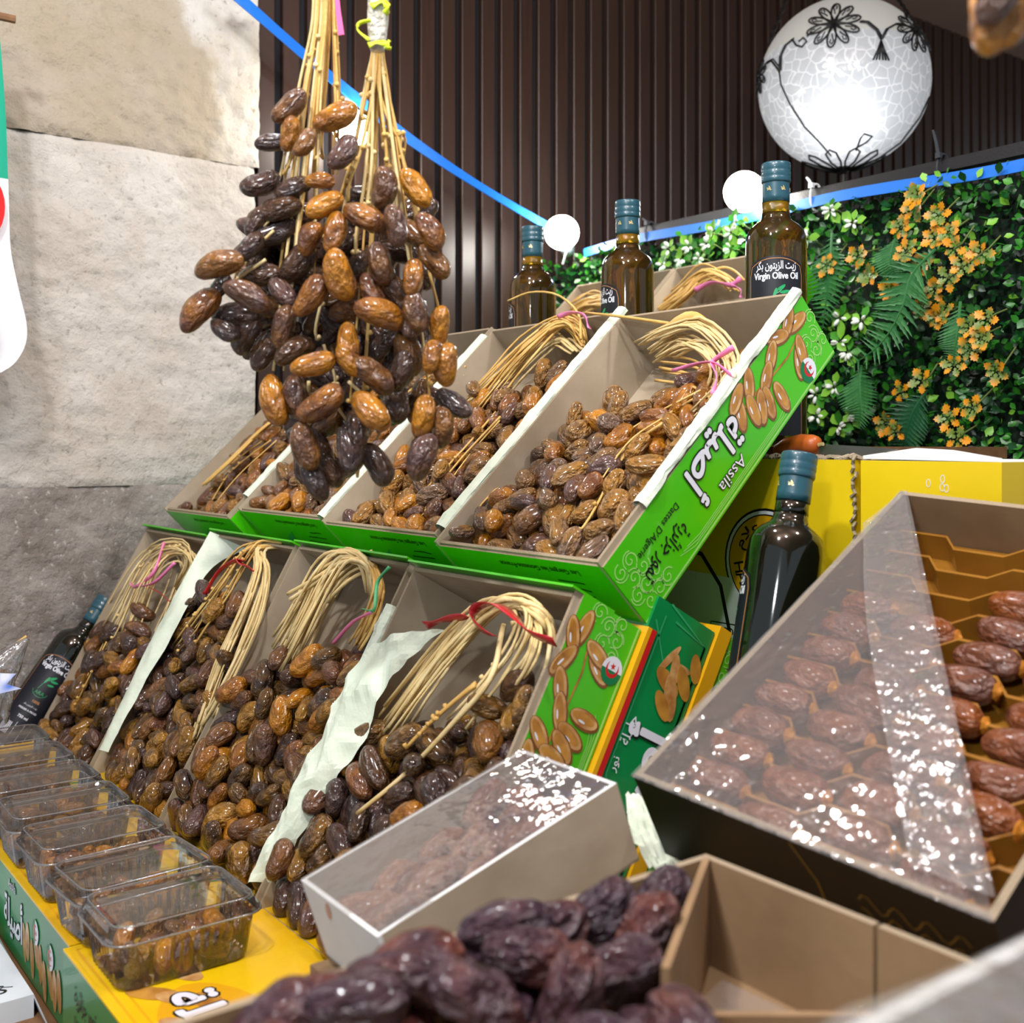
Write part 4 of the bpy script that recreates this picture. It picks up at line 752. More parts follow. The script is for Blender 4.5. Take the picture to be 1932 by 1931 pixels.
# ================================================================== LARGE TRAY WITH FILM (right)
A = Vector((-.574, .535, CZ-.230)); Dv = Vector((.257, .0163, -.0185)); Bv = Vector((-.0066, .3245, .1905))
ta, tb = Dv.length, Bv.length; xv = Dv.normalized(); zv = xv.cross(Bv).normalized(); yv = zv.cross(xv); MT = frame(A, xv, yv, zv)
t = thing('date_tray', 'large black date tray with kraft rim and gold plastic insert, half under cling film', 'tray', MT); th = .075
ms = [M['kraft_brown'], M['black_board'], M['edge']]
MB().box(0, ta, 0, tb, -th, -th+.003, mis=(1, 0, 1, 1, 1, 1)).obj('base_panel', ms, t)
MB().box(0, .005, 0, tb, -th, 0, mis=(1, 2, 1, 1, 1, 0)).obj('side_panel', ms, t); MB().box(ta-.005, ta, 0, tb, -th, 0, mis=(1, 2, 1, 1, 0, 1)).obj('side_panel', ms, t)
fe = MB().box(.005, ta-.005, 0, .005, -th, 0, mis=(1, 2, 1, 0, 1, 1)).obj('end_panel', ms, t); MB().box(.005, ta-.005, tb-.005, tb, -th, 0, mis=(1, 2, 0, 1, 1, 1)).obj('end_panel', ms, t)
mb = MB(); f5 = lambda x, y, lf: Vector((x, -.0003-lf, y)); line2(mb, f5, [(ta*.50, -.003), (ta*.55, -.03), (ta*.56, -.07)], .0015, 0, 0); [line2(mb, f5, [(ta*.66+.07*i/20, -.03-.012*q+.006*math.sin(i*1.1+q)) for i in range(21)], .0012, 0, .0001) for q in range(2)]; mb.obj('print', [mat('dull_gold_print', (120, 92, 26), .4)], fe)
ins = MB().box(.006, ta-.006, .006, tb-.006, -.050, -.047).obj('plastic_insert', [M['gold_plastic']], t)
pr = .0300
for r in range(int((tb-.03)/pr)+1):
    y = .022+pr*r; pts = []; x = .008; lv = 0
    while x < ta-.012:
        yo = y-lv*pr*.5; pts.append((x, yo)); x += .042; pts.append((min(x, ta-.010), yo)); x += .014; lv = (lv+1) % 2
    pts = [p for p in pts if .008 < p[1] < tb-.008 and p[0] < ta-.008]
    if len(pts) < 2: continue
    mb = MB(); th2 = .0013; vs = []
    for (x_, y_) in pts: vs += [(x_, y_-th2*2.6, -.0475), (x_, y_-th2, -.024), (x_, y_+th2, -.024), (x_, y_+th2*2.6, -.0475)]
    mb.add(vs, [(i*4+k, i*4+k+1, i*4+5+k, i*4+4+k) for i in range(len(pts)-1) for k in range(3)]); mb.obj('ridge', [M['gold_plastic']], ins)
cal = MB().lathe([(.001, .0), (.11, .0), (.13, .03), (.07, .06), (.03, .1)], 8).mesh('calyx', [M['calyx']])
for r in range(9):
    y = .024+pr*r+.0; c = 0
    while True:
        x = .036+.056*c; yo = y+(-pr*.5 if c % 2 else 0)+pr*.5; c += 1
        if x > ta-.03: break
        if r == 8 and c < 3: continue
        o = put_date('d_tray', MT @ Vector((x+rnd(-.003, .003), yo, -.028+rnd(-.002, .003))), (MT.to_3x3() @ Vector((1, rnd(-.16, .10), rnd(-.08, .08)))), .051*rnd(.93, 1.06), None, rnd(1.0, 1.1))
        tag(o, 'chestnut date in the large tray, '+ordinal(r+1)+' row from the front, '+ordinal(c)+' from left', 'date', 'dates in the large tray')
        k = link('calyx', cal, o); k.matrix_local = T(0, .455, 0) @ Matrix.Rotation(-PI/2, 4, 'X')
def film_sheet(name, edge_l, edge_r, n, m, amp, sc, mt, parent, seed=0, long=None):
    a = smoothpath(edge_l, n); b_ = smoothpath(edge_r, n); rows = []
    for i in range(n):
        row = []
        for j in range(m):
            p = a[i].lerp(b_[i], j/(m-1)); u = Vector((p.x*sc*(long[0] if long else 1), p.y*sc*(long[1] if long else 1), seed)); mk = noise.noise(Vector((p.x*11, p.y*11, seed*3)))-.04; q = noise.fractal(u, .8, 2.1, 3)*(.10+2.2*max(0, mk)) + noise.noise(u*.16)*1.2
            row.append(p+Vector((0, 0, q*amp)))
        rows.append(row)
    return MB().sheet(rows).obj(name, [M[mt]], parent, smooth=True)
film_sheet('cling_film', [Vector((-.001, -.001, .0015)), Vector((0, tb*.5, .0015)), Vector((0, tb, .0015))], [Vector((ta*1.0, .0, .0015)), Vector((ta*.5, tb*.5, .003)), Vector((.004, tb, .0015))], 110, 100, .0013, 110, 'film', t, 1)
film_sheet('film_fold', [Vector((ta*.80, .01, .006)), Vector((ta*.30, tb*.5, .006)), Vector((-.001, tb*.84, .005))], [Vector((ta*.99, .01, .006)), Vector((ta*.52, tb*.5, .008)), Vector((.008, tb*.995, .004))], 60, 14, .003, 50, 'film2', t, 2)
MB().tube(smoothpath([Vector((.001, -.0012, .002)), Vector((ta*.5, -.001, .0018)), Vector((ta, -.0012, .002))], 30), .0011, 5).obj('film_seam', [M['film2']], t)
# ================================================================== SMALL FILM-WRAPPED BOX (centre)
k = .75/.85; A = Vector((-.777*k, .381*k, CZ-.33*k)); Dv = Vector((-.648*k, .373*k, CZ-.326*k))-A; Bv = Vector((-.768*k, .585*k, CZ-.262*k))-A
ca, cb = Dv.length, Bv.length; xv = Dv.normalized(); zv = xv.cross(Bv).normalized(); yv = zv.cross(xv); MC = frame(A, xv, yv, zv); ch_ = .058
t = thing('wrapped_box', 'small kraft box with a white end, wrapped in cling film over brown dates', 'box', MC); ms = [M['kraft'], M['white_board'], M['edge']]
MB().box(0, ca, 0, cb, -ch_, -ch_+.002, mis=(0, 0, 0, 0, 0, 0)).obj('base_panel', ms, t); MB().box(0, .003, .003, cb, -ch_, 0, mis=(0, 1, 0, 0, 0, 0)).obj('side_panel', ms, t); MB().box(ca-.003, ca, .003, cb, -ch_, 0, mis=(0, 1, 0, 0, 0, 0)).obj('side_panel', ms, t)
fe = MB().box(0, ca, 0, .003, -ch_, 0, mis=(1, 1, 1, 0, 1, 1)).obj('end_panel', ms, t); MB().box(.003, ca-.003, cb-.003, cb, -ch_, 0, mis=(0, 1, 0, 0, 0, 0)).obj('end_panel', ms, t)
mb = MB(); disc(mb, f5, ca*.33, -.010, .008, .004, 0, 0, n=12, rot=1.0); mb.obj('print', [mat('faded_brown_print', (190, 150, 136), .5)], fe)
P_, A2 = pack(22, (.004, ca-.004, .005, cb-.004), -.026, .046, lambda rg, p: np.array([rg.normal(0, .3), 1+rg.normal(0, .2), rg.normal(0, .15)]), seed=5, zmin=-.038)
M['d_film'] = date_mat('reddish_brown_date_skin', (112, 62, 40), (146, 96, 66), (92, 42, 30), rough=.4, coat=.2); DM['d_film'] = [date_mesh('date', M['d_film'], 80+i, wr=.05) for i in range(4)]
for p, a in zip(P_, A2): o = put_date('d_film', MC @ Vector((p[0], p[1], min(p[2], -.0165))), MC.to_3x3() @ Vector(a), .047); tag(o, 'reddish brown date inside the small film-wrapped box', 'date', 'dates in the small wrapped box')
film_sheet('cling_film', [Vector((0, 0, .001)), Vector((0, cb*.5, .001)), Vector((0, cb, .001))], [Vector((ca, 0, .001)), Vector((ca, cb*.5, .001)), Vector((ca, cb, .001))], 80, 40, .0022, 46, 'film', t, 3, (1.6, .35))
# supports under the right-hand boxes
SUP = [(-.455, -.21, .09, .482, ZT, CZ-.308, 'plain brown carton under the tray of dark wrinkled dates'), (-.690, -.575, .345, .50, ZT, CZ-.352, 'plain brown carton under the small film-wrapped box'), (-.565, -.33, .50, .60, ZT, CZ-.315, 'plain brown carton under the large gold tray'), (-.188, -.035, .08, .50, ZT, CZ-.222, 'plain brown carton under the silver-filmed box')]
for (x0, x1, y0, y1, z0, z1, lab) in SUP:
    t = thing('carton', lab, 'carton', T(x0, y0, z0), 'plain brown cartons'); MB().box(0, x1-x0, 0, y1-y0, 0, z1-z0).obj('body', [M['kraft_brown']], t); MB().box(-.0006, x1-x0+.0006, (y1-y0)/2-.025, (y1-y0)/2+.025, z1-z0-.05, z1-z0+.0006).obj('tape', [mat('parcel_tape', (150, 110, 60), .3)], t)
MB().box(-.62+1, .25+1, -.1-.7, .255-.7, ZT-.03, ZT).obj('table_top', M['plywood'], st)
# ================================================================== KRAFT TRAY OF MEDJOOL (foreground)
kx0, kx1, ky0, ky1, kz = -.46, -.205, .10, .487, CZ-.2407; kh = .065; w, l = kx1-kx0, ky1-ky0
t = thing('date_tray', 'open brown kraft tray with a divider and dark wrinkled dates in front', 'tray', T(kx0, ky0, kz-kh)); ms = [M['kraft_brown'], M['black_board'], M['edge']]
MB().box(0, w, 0, l, 0, .003, mis=(1, 0, 1, 1, 1, 1)).obj('base_panel', ms, t)
MB().box(0, .005, 0, l, .003, kh, mis=(1, 2, 1, 1, 0, 0)).obj('side_panel', ms, t); MB().box(w-.005, w, 0, l, .003, kh, mis=(1, 2, 1, 1, 0, 1)).obj('side_panel', ms, t)
MB().box(.005, w-.005, 0, .005, .003, kh, mis=(1, 2, 1, 0, 0, 0)).obj('end_panel', ms, t)
xs = w*.47                                             # the far wall is split by a tear
MB().box(.005, xs-.0012, l-.005, l, .003, kh, mis=(1, 2, 0, 0, 0, 0)).obj('end_panel', ms, t); MB().box(xs+.0012, w-.005, l-.005, l, .003, kh, mis=(1, 2, 0, 0, 0, 0)).obj('end_panel', ms, t)
def panel(name, p0, p1, z0, z1, parent, m, thk=.003):
    d = (p1-p0); n = Vector((-d.y, d.x, 0)).normalized()*thk/2; vs = []
    for z in (z0, z1): vs += [(p0.x-n.x, p0.y-n.y, z), (p1.x-n.x, p1.y-n.y, z), (p1.x+n.x, p1.y+n.y, z), (p0.x+n.x, p0.y+n.y, z)]
    return MB().add(vs, [(3, 2, 1, 0), (4, 5, 6, 7), (0, 1, 5, 4), (1, 2, 6, 5), (2, 3, 7, 6), (3, 0, 4, 7)]).obj(name, [m], parent)
o = Vector((kx0, ky0, 0)); q0 = Vector((kx0+.006, ky1-.006, 0)); q1 = Vector((-.348, .318, 0)); q2 = atZ(1700, 1913, kz-.02); q2.z = 0; q1b = atZ(1255, 1913, kz-.02); q1b.z = 0
panel('divider', q0-o, q1b-o, .003, kh+.001, t, M['kraft_brown'], .004); panel('divider', q1b-o, Vector((kx1-.006, q1b.y+(kx1-.006-q1b.x)*(q2.y-q1b.y)/(q2.x-q1b.x), 0))-o, .003, kh-.02, t, M['kraft_brown'], .004)
film_sheet('cling_film', [Vector((.06, l-.15, .012)), Vector((.05, l-.08, .010)), Vector((.04, l-.03, .016))], [Vector((w-.02, l-.15, .02)), Vector((w-.02, l-.08, .012)), Vector((w-.02, l-.02, .016))], 30, 30, .004, 25, 'film', t, 8)
dvn = Vector((q1b-q0).to_2d().orthogonal()).normalized()
P_, A2 = pack(150, (kx0+.006, -.25, .105, .478), .080, .048, lambda rg, p: np.array([rg.normal(0, .7), rg.normal(.4, .7), rg.normal(0, .25)]), r=.0118, seed=8, zmin=.020, iters=110)
dd = (q1b-q0).normalized(); ML = []
for (px, py, zz, ang) in ((938, 1740, .006, 8), (745, 1795, .002, 12), (1118, 1725, -.004, 40), (1215, 1765, -.006, 55), (475, 1890, -.004, 30), (575, 1858, -.004, -10), (662, 1846, -.004, 20), (665, 1900, .002, 5), (820, 1850, .0, -25), (1000, 1805, -.003, -15), (1160, 1835, -.010, 20), (1075, 1885, -.002, 70), (900, 1890, .0, -40), (1015, 1760, -.006, 30), (1190, 1690, -.012, 60)):
    p = atZ(px, py, kz+zz); p.x = max(p.x, kx0+.020); ML.append((px, p, screen_dir(ang, .2), .049))
for p, a in zip(P_, A2):
    v = Vector((p[0], p[1], 0))-q0; side = dd.x*v.y-dd.y*v.x
    if side > -.015 and p[1] > q1b.y-.02: continue                                   # only on the near-left of the divider
    q = Vector((p[0], p[1], kz-kh+p[2]-.010)); r_ = q-CAM; px, py = CX+F*r_.dot(CR)/r_.dot(CF), HY-F*r_.z/r_.dot(CF)
    if p[2] < .034 or py > 2010 or any((q-m_[1]).length < .021 for m_ in ML): continue
    ML.append((px, q, Vector(a), .047*rnd(.9, 1.1)))
ML.sort(key=lambda m_: m_[0])
for i, (px, p, d, ln) in enumerate(ML): tag(put_date('d_medjool', p, d, ln, None, rnd(.98, 1.12)), 'dark purple wrinkled date, '+ordinal(i+1)+' from the left in the foreground kraft tray', 'date', 'dark dates in the foreground tray')
# silver-filmed box at the lower right
sx0, sx1, sy0, sy1, sz, sh = -.192, -.035, .09, .50, CZ-.160, .060
t = thing('wrapped_box', 'white-rimmed box under shiny film in the lower right corner', 'box', T(sx0, sy0, sz-sh)); ms = [M['white_board']]
w, l = sx1-sx0, sy1-sy0
MB().box(0, w, 0, l, 0, .003).obj('base_panel', ms, t)
for bx in ((0, .006, 0, l), (w-.006, w, 0, l)): MB().box(*bx, .003, sh).obj('side_panel', ms, t)
for bx in ((.006, w-.006, 0, .006), (.006, w-.006, l-.006, l)): MB().box(*bx, .003, sh).obj('end_panel', ms, t)
film_sheet('cling_film', [Vector((-.001, 0, sh+.001)), Vector((-.001, l*.5, sh+.001)), Vector((-.001, l, sh+.001))], [Vector((w, 0, sh+.001)), Vector((w, l*.5, sh+.001)), Vector((w, l, sh+.001))], 70, 40, .006, 60, 'film2', t, 12)
P_, A2 = pack(22, (.01, w-.01, .16, l-.01), .03, .045, lambda rg, p: np.array([rg.normal(0, .6), rg.normal(.4, .6), .0]), seed=18, zmin=.004)
for p, a in zip(P_, A2): o_ = put_date('d_film', t.matrix_world @ Vector(p) if False else Vector((sx0, sy0, sz-sh))+Vector(p), Vector(a), .045); tag(o_, 'brown date under the shiny film of the lower right box', 'date', 'dates in the lower right box')
# crumpled sheet between the boxes
pl = [at(x, y, d_) for x, y, d_ in ((1180, 1500, .86), (1190, 1570, .83), (1225, 1640, .80))]; pr_ = [at(x, y, d_) for x, y, d_ in ((1235, 1495, .86), (1262, 1560, .84), (1290, 1640, .81))]
rows = []
for i in range(16):
    f = i/15; a_, b_ = smoothpath(pl, 16)[i], smoothpath(pr_, 16)[i]; rows.append([a_.lerp(b_, j/11)+Vector((0, 0, noise.noise(Vector((i*.5, j*.6, 3)))*.006)) for j in range(12)])
o_ = MB().sheet(rows).obj('paper_sheet', [M['paper']]); tag(o_, 'crumpled pale paper between the wrapped box and the large tray', 'paper')
# ================================================================== CLEAR PUNNETS
def rrect(w, l, r, z, n=6, rib=0.0):
    pts = []
    for (cx, cy, a0) in ((w/2-r, l/2-r, 0), (-w/2+r, l/2-r, 90), (-w/2+r, -l/2+r, 180), (w/2-r, -l/2+r, 270)):
        for i in range(n): a = R(a0+90*i/(n-1)); pts.append((cx+r*math.cos(a), cy+r*math.sin(a)))
    out = []; m = len(pts)
    for i in range(m):
        a, b = Vector(pts[i]), Vector(pts[(i+1) % m]); k = (30 if abs(b.x-a.x) > abs(b.y-a.y) else 42) if (b-a).length > .02 else 1
        for j in range(k):
            p = a.lerp(b, j/k); nr = Vector((b.y-a.y, a.x-b.x)).normalized() if k > 1 else Vector((0, 0)); q = p+nr*(rib*math.sin(j*PI/2) if k > 1 else 0); out.append((q.x, q.y, z))
    return out
def loft(mb, loops, cap0=True, cap1=True):
    n = len(loops[0]); vs = [p for l in loops for p in l]; fs = [(i*n+k, i*n+(k+1) % n, (i+1)*n+(k+1) % n, (i+1)*n+k) for i in range(len(loops)-1) for k in range(n)]
    if cap0: fs.append(tuple(range(n))[::-1])
    if cap1: fs.append(tuple((len(loops)-1)*n+k for k in range(n)))
    return mb.add(vs, fs)
PW, PL = .098, .128
pt = loft(MB(), [rrect(PW-.020, PL-.020, .013, .0005, rib=0), rrect(PW-.016, PL-.016, .014, .003, rib=.0005), rrect(PW-.006, PL-.006, .016, .038, rib=.0009), rrect(PW-.005, PL-.005, .016, .040), rrect(PW+.003, PL+.003, .018, .0405), rrect(PW+.003, PL+.003, .018, .0415)], True, False).mesh('punnet_base', [M['clear']], True)
pd = loft(MB(), [rrect(PW+.004, PL+.004, .018, .0402), rrect(PW+.004, PL+.004, .018, .0435), rrect(PW-.002, PL-.002, .017, .0445), rrect(PW-.004, PL-.004, .016, .0475), rrect(PW-.006, PL-.006, .015, .052), rrect(PW-.012, PL-.012, .013, .054), rrect(PW-.018, PL-.018, .011, .0535), rrect(PW-.022, PL-.022, .010, .0515)], False, True).mesh('punnet_lid', [M['clear']], True)
for me in (pt, pd): me.polygons.foreach_set('use_smooth', [False]*len(me.polygons))
def ring(w, l, r, z, rad, nm, m):
    p = rrect(w, l, r, z); p.append(p[0]); return MB().tube(p, rad, 5, cap=False).mesh(nm, [M[m]], True)
rims = [ring(PW+.004, PL+.004, .018, .0418, .0011, 'rim', 'rimplastic'), ring(PW-.010, PL-.010, .0135, .0535, .0009, 'lid_ridge', 'rimplastic')]
ordn = ['nearest clear punnet, its dates plain to see through the front', 'second clear punnet from the front, slightly crooked', 'third clear punnet from the front', 'fourth clear punnet from the front', 'fifth clear punnet from the front', 'sixth clear punnet from the front, near the leaning bottle', 'farthest clear punnet beneath the leaning bottle']
for i in range(7):
    x = -.938-.108*i+(.012 if i == 1 else 0); y = .338; Mx = T(x, y, YT+.0006) @ Matrix.Rotation(R((0, 4, 1, -1, 1, 0, 0)[i]), 4, 'Z')
    t = thing('clear_punnet', ordn[i], 'punnet', Mx, 'clear plastic date punnets'); link('punnet_base', pt, t); k_ = link('punnet_lid', pd, t); link('rim', rims[0], k_); link('lid_ridge', rims[1], k_)
    P_, A2 = pack(15 if i < 3 else 11, (-PW/2+.011, PW/2-.011, -PL/2+.011, PL/2-.011), .030, .036, lambda rg, p: np.array([rg.normal(0, .5), rg.normal(.5, .5), rg.normal(0, .6)]), seed=40+i, zmin=.001)
    for p, a in zip(P_, A2):
        o = put_date(random.choice(('d_amber', 'd_amber', 'd_light')), Mx @ Vector(p), Vector(a), .036*rnd(.9, 1.05)); tag(o, 'amber date inside the '+['nearest', 'second', 'third', 'fourth', 'fifth', 'sixth', 'farthest'][i]+' clear punnet in the row', 'date', 'dates in clear punnets')
# ================================================================== WHITE BOX, CRATE AND BAG AT THE LEFT
zt = CZ-.50; x1, y1 = -1.078, .262; x0, y0 = -1.45, -.04; bh = .10
t = thing('crate', 'wooden crate under the white box at the lower left', 'crate', T(x0, y0, 0))
for k in range(8): MB().box(0, x1-x0-.02, .245, .26, .02+.08*k, .085+.08*k).obj('slat', [M['plywood']], t); MB().box(0, x1-x0-.02, .0, .015, .02+.08*k, .085+.08*k).obj('slat', [M['plywood']], t)
MB().box(0, x1-x0-.02, .015, .245, .62, zt-bh).obj('top_board', [M['plywood']], t)
for xx in (0, x1-x0-.05):
    for yy in (.015, .215): MB().box(xx, xx+.03, yy, yy+.03, 0, .62).obj('post', [M['plywood']], t)
t = thing('white_box', 'white printed cardboard box with black script at the lower left corner', 'box', T(x1, y1, zt-bh)); W_ = x1-x0; L_ = y1-y0
M['wcard'] = mat('white_printed_card', (214, 224, 232), .5, var=(196, 208, 218), scale=14)
bd = MB().box(-W_, 0, -L_, 0, 0, bh).obj('body', [M['wcard']], t)
fl = [Vector((-.20, .0, bh)), Vector((0, 0, bh)), Vector((.045, .009, bh-.03)), Vector((-.19, .009, bh-.012))]
MB().add(fl+[p-Vector((0, 0, .003)) for p in fl], [(0, 1, 2, 3), (7, 6, 5, 4), (0, 4, 5, 1), (1, 5, 6, 2), (2, 6, 7, 3), (3, 7, 4, 0)]).obj('flap', [M['wcard']], t)
mb = MB(); f6 = lambda x, y, lf: Vector((x, y, bh+.0003+lf)); f7 = lambda x, y, lf: Vector((.0003+lf, y, x))
disc(mb, f6, -.14, -.075, .018, .009, 0, 0, n=18); disc(mb, f7, bh*.35, -.06, .016, .028, 0, 0, n=20)
tqa = lambda ox, oy: (lambda x, y, lf: f6(ox-y*1.0, oy+x, lf))
text(mb, 'Ks', tqa(-.03, -.035), height=.026, off=-.01, mi=0, lift=.0002); [line2(mb, f6, [(-.062-.02*q+.003*math.sin(i*1.7+q), -.055+.003*i) for i in range(12)], .0006, 1, .0002) for q in range(2)]
line2(mb, f6, [(-.012, -.07), (-.018, -.04), (-.03, -.02), (-.026, -.012)], .0012, 0, .0002)
mb.obj('print', [M['ink'], mat('grey_print', (120, 126, 136), .5)], bd)
bp = at(18, 1262, 1.40)
t = thing('cellophane_bag', 'twisted cellophane bag with a blue and white tag at the left edge', 'bag', T(bp))
mb = MB(); rows = []
tipv = at(52, 1205, 1.40)-bp; dn = at(-60, 1330, 1.38)-bp; sd = (tipv-dn).normalized().cross(CF)
for i in range(24):
    f = i/23; c = tipv.lerp(dn, f); rad = .003+.045*f**1.1; rows.append([c+(sd*math.cos(a)+CF*math.sin(a))*rad*(1+.22*noise.noise(Vector((a*3, f*5, 1)))+.12*math.cos(a*7)) for a in [2*PI*k/28 for k in range(29)]])
mb.sheet(rows).obj('film', [M['film2']], t, smooth=True)
a_ = at(0, 1275, 1.34)-bp; MB().add([at(-30, 1270, 1.34)-bp, at(30, 1272, 1.34)-bp, at(12, 1292, 1.34)-bp, at(40, 1300, 1.34)-bp, at(-30, 1316, 1.34)-bp]+[p-bp+CF*.001 for p in (at(-30, 1270, 1.34), at(30, 1272, 1.34), at(12, 1292, 1.34), at(40, 1300, 1.34), at(-30, 1316, 1.34))], [(0, 4, 3, 2, 1), (5, 6, 7, 8, 9)]+[(i, (i+1) % 5, 5+(i+1) % 5, 5+i) for i in range(5)]).obj('tag', [mat('blue_white_tag', (236, 240, 250), .4, var=(50, 110, 220), scale=60, detail=0)], t)
strand(t, [at(28, 1216, 1.4)-bp, at(50, 1201, 1.4)-bp], .002, name='stick')
# ================================================================== FLAG ON THE LEFT
M['cloth_g'] = mat('green_cloth', (0, 150, 120), .8, bump=.2, bscale=500); M['cloth_w'] = mat('white_cloth', (226, 228, 234), .8, bump=.2, bscale=500); M['cloth_r'] = mat('red_cloth', (206, 16, 20), .8)
XF = -1.70; edge = [(-4, 30), (4, 120), (11, 220), (14, 300), (17, 390), (20, 470), (36, 550), (50, 610), (48, 650), (28, 685), (2, 703)]
o0 = atX(0, 400, XF); t = thing('flag', 'green and white flag with a red crescent hanging at the left edge', 'flag', T(o0))
ev = smoothpath([atX(x, y, XF)-o0 for x, y in edge], 36); rows = []; bk = []; mi = []
for i, p in enumerate(ev):
    row = [Vector((p.x+.012*math.sin(j*1.1+i*.12)*min(1, j/3), p.y-.012*j, p.z)) for j in range(22)]; rows.append(row)
for nm, i0, i1, m_ in (('green_half', 0, 13, 'cloth_g'), ('white_half', 12, 36, 'cloth_w')): MB().sheet(rows[i0:i1]).obj(nm, [M[m_]], t, smooth=True)
cv = [atX(-36+40*math.cos(a), 395-62*math.sin(a), XF)-o0+Vector((.018, 0, 0)) for a in [R(-150+300*i/20) for i in range(21)]]; cw = [atX(-34+27*math.cos(a), 395-46*math.sin(a), XF)-o0+Vector((.018, 0, 0)) for a in [R(-140+280*i/20) for i in range(21)]]
MB().sheet([cv, cw]).obj('crescent', [M['cloth_r']], t)
MB().tube([Vector((0, .02, ev[0].z)), Vector((0, -.28, ev[0].z))], .006, 8).obj('rod', [M['plywood']], t)
# ================================================================== RAIL, CABLES, BULBS
YR = 1.49; zr = atY(1932, 292, YR).z
t = thing('rail', 'black rail along the top of the green hedge wall', 'rail', T(-1.5, YR, zr))
MB().box(-.10, .95, .0, .018, .001, .019).obj('bar', [M['blackmetal']], t)
MB().tube([(-.10, .009, .010), (-.2, .012, .004), (-.26, .012, -.002)], .005, 6).obj('end_cable', [M['blackmetal']], t)
pts = [Vector((-1.74+.045*i, YR-.004, zr-.008+.0035*math.sin(i*.55)+.004*math.sin(i*.21))) for i in range(27)]
o = MB().strip(pts, .017, UP+Vector((0, .0, 0)), th=.0015).obj('flat_cable', [M['blue']], None, smooth=False); tag(o, 'blue flat cable fixed along the black rail above the hedge', 'cable', 'blue flat cables')
p0, p1 = atX(436, -18, XS+.10), atY(1036, 428, 1.44)
pts = [p0.lerp(p1, i/29)+Vector((0, 0, -.03*math.sin(PI*i/29))) for i in range(30)]
o = MB().strip(pts, [.022-.006*i/29 for i in range(30)], [UP+CF*.3*math.sin(i*.35) for i in range(30)], th=.001).obj('flat_cable', [M['blue']], None); tag(o, 'blue flat cable running diagonally across the slatted wall', 'cable', 'blue flat cables')
def tie(px, py, m, lab, tail):
    c = atY(px, py, YR); tt = thing('cable_tie', lab, 'cable tie', T(c), 'cable ties')
    MB().tube([Vector((.002*math.cos(a)*1.2, .012*math.cos(a)+.005, .022*math.sin(a))) for a in [2*PI*i/16 for i in range(17)]], .002, 5).obj('loop', [M[m]], tt); MB().box(-.004, .004, -.010, -.004, .014, .022).obj('head', [M[m]], tt)
    MB().strip([Vector((0, -.008, .02)), Vector((-.002, -.010, .02+tail*.5)), Vector((-.006, -.012, .02+tail))], [.005, .0048, .003], Vector((1, 0, 0)), th=.0008).obj('tail', [M[m]], tt)
tie(1536, 372, 'tie_white', 'white cable tie on the blue cable beside the right bottle', .012); tie(1776, 318, 'tie_black', 'dark cable tie with a tall upright tail on the rail', .036); tie(1225, 440, 'tie_black', 'short dark cable tie at the left part of the rail', .008)
sph = []
for i in range(17): a = PI*i/16; sph.append((.0345*math.sin(a)+1e-5, -.0345*math.cos(a)))
gm = MB().lathe(sph, 32).mesh('globe', [M['bulb']], True)
def bulb(c, lab, dr):
    t = thing('light_bulb', lab, 'bulb', T(c), 'lit globe bulbs'); link('globe', gm, t); d = dr.normalized()
    MB().tube([d*.032, d*.036, d*.055, d*.075, d*.078], [.013, .015, .015, .013, .006], 16).obj('socket', [M['socket']], t, smooth=True)
bulb(atX(664, 243, XS+.10), 'lit globe bulb half hidden behind the hanging dates', Vector((-.3, 0, 1)))
b2c = atY(1060, 439, 1.42); bulb(b2c, 'lit globe bulb beside the left bottle at the end of the diagonal blue cable', Vector((-.6, .7, -.35)))
bulb(atY(1404, 362, 1.45), 'lit globe bulb just left of the right bottle cap', Vector((-.2, 1, -.2)))
MB_ = MB().tube([atY(1070, 470, 1.44), atY(1062, 498, 1.45)], .0025, 6).obj('cable_tail', [M['tie_white']]); tag(MB_, 'short white cord end hanging below the middle bulb', 'cord')
# ================================================================== HANGING GLASS LAMP
lcp = at(1591, 160, 2.30); LR = .171
t = thing('hanging_lamp', 'round crackled glass lamp with black wire rosettes and chains', 'lamp', T(lcp))
m, nt, b = base_mat('crackled_glass'); Lk = nt.links.new; nt.nodes.remove(b); tc = N(nt, 'ShaderNodeTexCoord'); vo = N(nt, 'ShaderNodeTexVoronoi', feature='DISTANCE_TO_EDGE'); vo.inputs['Scale'].default_value = 42; no = N(nt, 'ShaderNodeTexNoise'); no.inputs['Scale'].default_value = 14
va = N(nt, 'ShaderNodeMix', data_type='VECTOR'); va.inputs[0].default_value = .012; Lk(tc.outputs['Object'], va.inputs[4]); Lk(no.outputs['Color'], va.inputs[5]); Lk(va.outputs[1], vo.inputs['Vector'])
rp = N(nt, 'ShaderNodeValToRGB'); rp.color_ramp.elements[0].position = .0; rp.color_ramp.elements[1].position = .07; rp.color_ramp.elements[0].color = (.86, .86, .86, 1); rp.color_ramp.elements[1].color = (.56, .57, .59, 1); Lk(vo.outputs['Distance'], rp.inputs[0])
sx = N(nt, 'ShaderNodeSeparateXYZ'); Lk(tc.outputs['Object'], sx.inputs[0]); gt = N(nt, 'ShaderNodeMath', operation='GREATER_THAN'); gt.inputs[1].default_value = .055; Lk(sx.outputs['Z'], gt.inputs[0])
mx = N(nt, 'ShaderNodeMix', data_type='RGBA'); Lk(gt.outputs[0], mx.inputs[0]); Lk(rp.outputs[0], mx.inputs[6]); mx.inputs[7].default_value = (.62, .60, .55, 1)
